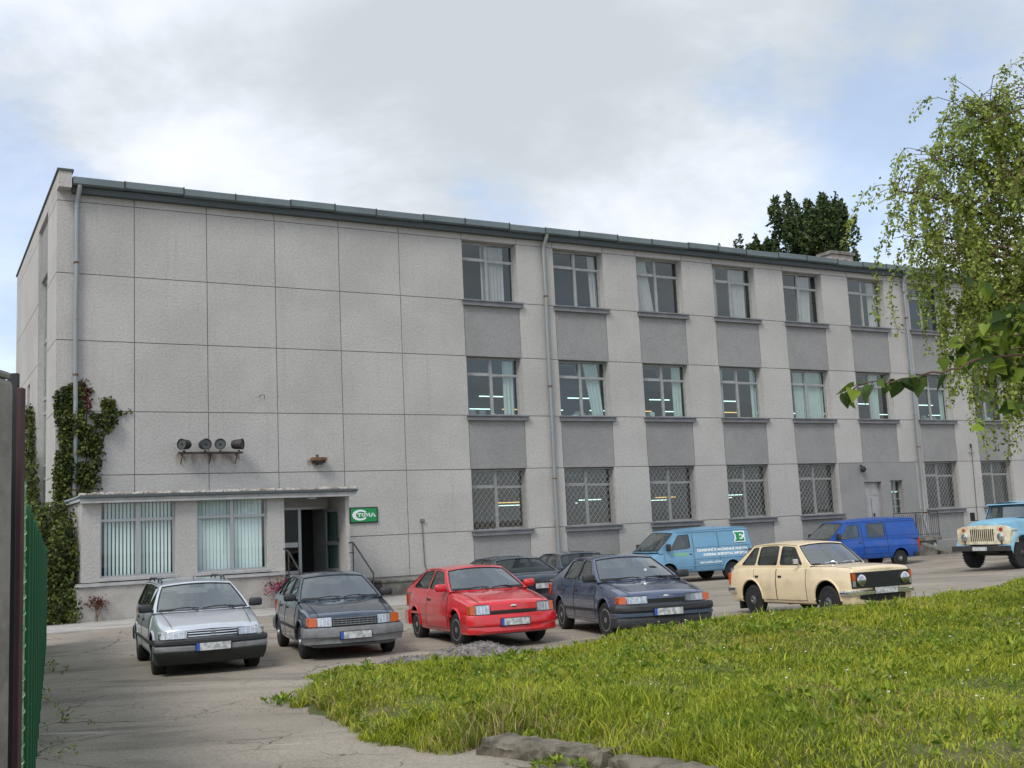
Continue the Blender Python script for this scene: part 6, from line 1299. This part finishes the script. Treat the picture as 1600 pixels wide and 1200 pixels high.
for k in range(13):
    a = random.uniform(-1.7, 1.7); z = random.uniform(3.4, 6.2); l = random.uniform(1.3, 2.4); ends.append(((0, 0, z), (l * math.cos(a), l * math.sin(a), z + random.uniform(.4, 1.2)), .4))
TW = MB('twig')
def strand(p, l, wob=.12, dr=None):
    d = dr or Vector((random.gauss(0, .5), random.gauss(0, .5), .35)); P = [Vector(p)]; q = Vector(p); n = max(4, int(l / .09))
    for i in range(n):
        d = d * .80 + Vector((random.gauss(0, wob), random.gauss(0, wob), -.30)); d = d.normalized() if d.length > 0 else d; q = q + d * (l / n); P.append(q.copy())
        for _ in range(random.randint(7, 11)):
            LP.append(q + Vector((random.gauss(0, .035), random.gauss(0, .035), random.gauss(0, .04)))); LD.append((d.x * .5 + random.gauss(0, .4), d.y * .5 + random.gauss(0, .4), -.6))
    TW.tube(P, [.006 - .004 * i / len(P) for i in range(len(P))], n=3, caps=False)
for (p0, p1, sag) in ends:
    P = limb(LB, p0, p1, .042, .010, sag=sag * .5, n=9, jit=.035)
    for i in range(2, 9):
        for _ in range(5 + i):
            t = random.random(); q = P[i - 1].lerp(P[i], t); sub = q + Vector((random.gauss(0, .28), random.gauss(0, .28), random.gauss(.08, .16)))
            TW.tube([q, (q + sub) / 2 + Vector((0, 0, .04)), sub], [.008, .006, .005], n=3, caps=False)
            if random.random() < .76: strand(sub, random.uniform(.4, 1.5) * (1.25 if p1[2] < 6 else .75))
LB.build('limb', bt, 60); TW.build('twig', bt)
LP, LD = np.array(LP), np.array(LD); V_, Q_ = leaf_arrays(LP, rng.uniform(.042, .078, len(LP)), up=LD, aspect=.62); npmesh('crown', V_, quads=Q_, mats=('birch_leaf',), parent=bt)
# broadleaf tree just outside the frame whose big leaves hang into the picture
lt = tag(empty('lime_tree', (4.3, 4.2, 0)), 'branches with large heart shaped green leaves reaching in from the right edge', 'tree')
TB = MB('bark'); limb(TB, (0, 0, -.1), (.05, .1, 5.2), .11, .03, jit=.01, n=9); TB.build('trunk', lt, 60); LB = MB('twig'); HL = []
def W2L(x, y, z): return Vector((x - 4.3, y - 4.2, z))
def branch(P, r, every, sz, side=.10, n=2):
    P = [W2L(*p) for p in P]; 
    D_ = []
    for i in range(len(P) - 1):
        for t in np.linspace(0, 1, 5)[:-1]: D_.append(P[i].lerp(P[i + 1], t) + Vector((0, 0, random.gauss(0, .006))))
    D_.append(P[-1]); LB.tube(D_, [r * (1 - .75 * i / (len(D_) - 1)) for i in range(len(D_))], n=5)
    for i in range(len(D_) - 1):
        for _ in range(n):
            if random.random() < every: HL.append((D_[i].lerp(D_[i + 1], random.random()), sz * random.uniform(.38, .9), random.choice((-1, 1))))
    HL.append((D_[-1], sz * .8, 0))
Y = 4.5
branch([(4.3, 4.25, 2.9), (3.2, 4.4, 2.75), (2.35, Y, 2.62), (2.0, Y, 2.625), (1.86, Y, 2.585), (1.70, Y, 2.56), (1.58, Y, 2.54), (1.45, Y, 2.525), (1.35, Y, 2.50)], .008, .42, .088, n=2)
branch([(2.35, Y, 2.63), (2.15, Y - .1, 2.78), (1.98, Y - .15, 2.86), (1.88, Y - .15, 2.93)], .004, .6, .06, n=2); branch([(2.5, Y, 2.66), (2.25, Y + .1, 2.74), (2.05, Y + .1, 2.72), (1.9, Y + .1, 2.70)], .004, .9, .07, n=6)
branch([(2.0, Y, 2.62), (1.97, Y + .05, 2.50), (1.95, Y + .05, 2.40), (1.93, Y, 2.33)], .003, .4, .06); branch([(2.6, Y, 2.66), (2.35, Y, 2.52), (2.2, Y, 2.46), (2.06, Y, 2.42)], .004, .7, .07, n=2)
branch([(3.4, 4.4, 2.7), (2.5, Y, 2.35), (2.2, Y, 2.24), (2.08, Y, 2.20)], .004, .3, .065); branch([(4.3, 4.25, 3.6), (3.0, 4.4, 3.62), (2.45, Y, 3.55), (2.2, Y, 3.40), (2.15, Y, 3.30)], .005, .3, .07); branch([(4.3, 4.25, 4.2), (3.2, 4.4, 3.95), (2.45, Y, 3.74), (2.15, Y, 3.66), (2.0, Y, 3.62)], .005, .3, .06, n=1)
for k in range(16): z = random.uniform(2.4, 5.0); a = random.uniform(-2.2, 1.3); l = random.uniform(.7, 1.5); branch([(4.3, 4.2, z), (4.3 + l * .5 * math.cos(a), 4.2 + l * .5 * math.sin(a), z + .2), (4.3 + l * math.cos(a), 4.2 + l * math.sin(a), z + .1)], .008, .5, .085)
branch([(2.45, Y - .05, 2.86), (2.2, Y - .05, 2.84), (2.02, Y - .05, 2.80)], .004, .9, .065, n=6); branch([(2.5, Y + .05, 2.58), (2.25, Y + .05, 2.60), (2.0, Y + .02, 2.57)], .004, .95, .07, n=6)
branch([(2.5, Y + .1, 2.70), (2.2, Y + .1, 2.66), (1.84, Y + .08, 2.645)], .004, .9, .07, n=3); branch([(2.5, Y - .1, 2.80), (2.2, Y - .1, 2.76), (1.95, Y - .1, 2.75)], .004, .9, .07, n=6); branch([(2.5, Y - .1, 2.52), (2.3, Y - .1, 2.50), (2.1, Y - .1, 2.52)], .004, .9, .07, n=3)
LB.build('branch', lt); mb = MB('lime_leaf')
HS = [(0, 0), (.10, -.06), (.30, -.10), (.46, .02), (.50, .22), (.42, .48), (.24, .76), (0, 1.08)]
for p, s, sd_ in HL:
    a = random.uniform(0, 6.28); st = Vector((math.cos(a) * .6, math.sin(a) * .35, -.25 + random.gauss(0, .4))).normalized(); q = Vector(p) + st * s * .35
    d = (st * .8 + Vector((random.gauss(0, .55), random.gauss(0, .4), -.55))).normalized(); nr = Vector((random.gauss(0, .8), -.7 + random.gauss(0, .7), .45 + random.gauss(0, .6))); sdv = d.cross(nr)
    sdv = sdv.normalized() if sdv.length > .05 else d.orthogonal(); nn = sdv.cross(d); fo = random.uniform(.1, .55); cu = random.uniform(-.15, .4)
    L1_ = [q + d * (y * s) + sdv * (x * s) + nn * (s * (fo * x - cu * y * y)) for x, y in HS]; R1_ = [q + d * (y * s) - sdv * (x * s) + nn * (s * (fo * x - cu * y * y)) for x, y in HS[1:-1]]
    M_ = [q + d * (y * s) - nn * s * cu * y * y for y in (.1, .35, .7)]
    o_ = len(mb.v); vs = L1_ + R1_ + M_; n8 = len(HS)
    fs = [(0, 1, 2, n8 + 6), (n8 + 6, 2, 3, 4), (n8 + 6, 4, 5, n8 + 7), (n8 + 7, 5, 6, n8 + 8), (n8 + 8, 6, 7), (0, n8 + 6, n8 + 1, n8), (n8 + 6, n8 + 3, n8 + 2, n8 + 1), (n8 + 6, n8 + 7, n8 + 4, n8 + 3), (n8 + 7, n8 + 8, n8 + 5, n8 + 4), (n8 + 8, 7, n8 + 5)]
    mb.add(vs, fs); mb.tube([p, (Vector(p) + q) / 2 + Vector((0, 0, .004)), q], .0015, n=3, caps=False)
mb.build('leaves', lt, 180)
# dark trees behind the roof
def fartree(label, x, y, h, hw, base, n, clumps, ls):
    e = tag(empty('poplar_tree', (x, y, 0)), label, 'tree', 'trees behind the factory'); tb = MB('bark'); limb(tb, (0, 0, -.2), (0, 0, h * .84), .35, .08, jit=.008, n=9); tb.build('trunk', e, 60); lb = MB('bark'); pts = []
    zc, rz = (h + base) / 2, (h - base) / 2
    for k in range(clumps):
        d = Vector((random.gauss(0, 1), random.gauss(0, 1), random.gauss(0, 1))).normalized(); q = random.random() ** .45
        q = random.random() ** .36; c = Vector((d.x * hw * q, d.y * hw * q, zc + math.copysign(abs(d.z) ** .75, d.z) * rz * q * .88)); limb(lb, (0, 0, max(2, c.z - 2.2 - hw * .3)), c, .06, .015, n=5, jit=.02)
        m = int(n / clumps * random.uniform(.5, 1.5)); out = Vector((d.x * .35, d.y * .35, 1)).normalized(); l = random.uniform(.5, 1.25) * (h - base) * .15; t = rng.random(m) * 2 - .8
        wd = .42 * hw ** .5 * np.clip(1.0 - .55 * np.abs(t) - .25 * np.maximum(t, 0), .08, 1) * rng.random(m) ** .5; a = rng.uniform(0, 6.283, m)
        pts.append(np.stack([c.x + out.x * t * l + wd * np.cos(a), c.y + out.y * t * l + wd * np.sin(a), c.z + t * l + rng.normal(0, .1, m)], 1))
    lb.build('limb', e, 60); P = np.concatenate(pts); V_, Q_ = leaf_arrays(P, rng.uniform(ls * .6, ls * 1.2, len(P)), aspect=.7, up=np.array([[0, 0, .5]])); npmesh('crown', V_, quads=Q_, mats=('dark_leaf',), parent=e)
fartree('tall dark tree with rounded crown rising behind the roof', 21.3, 75, 24.0, 2.85, 16.5, 22000, 105, .30)
fartree('smaller dark tree left of the rounded crown behind the roof', 18.6, 76, 22.0, 1.3, 15, 8000, 44, .28)
fartree('small spiky dark treetop just clearing the roof line', 16.0, 76, 21.9, .95, 16, 3600, 22, .24)
fartree('low dark treetop next to the brick chimney', 24.9, 78, 20.9, 1.3, 15, 3600, 20, .28)
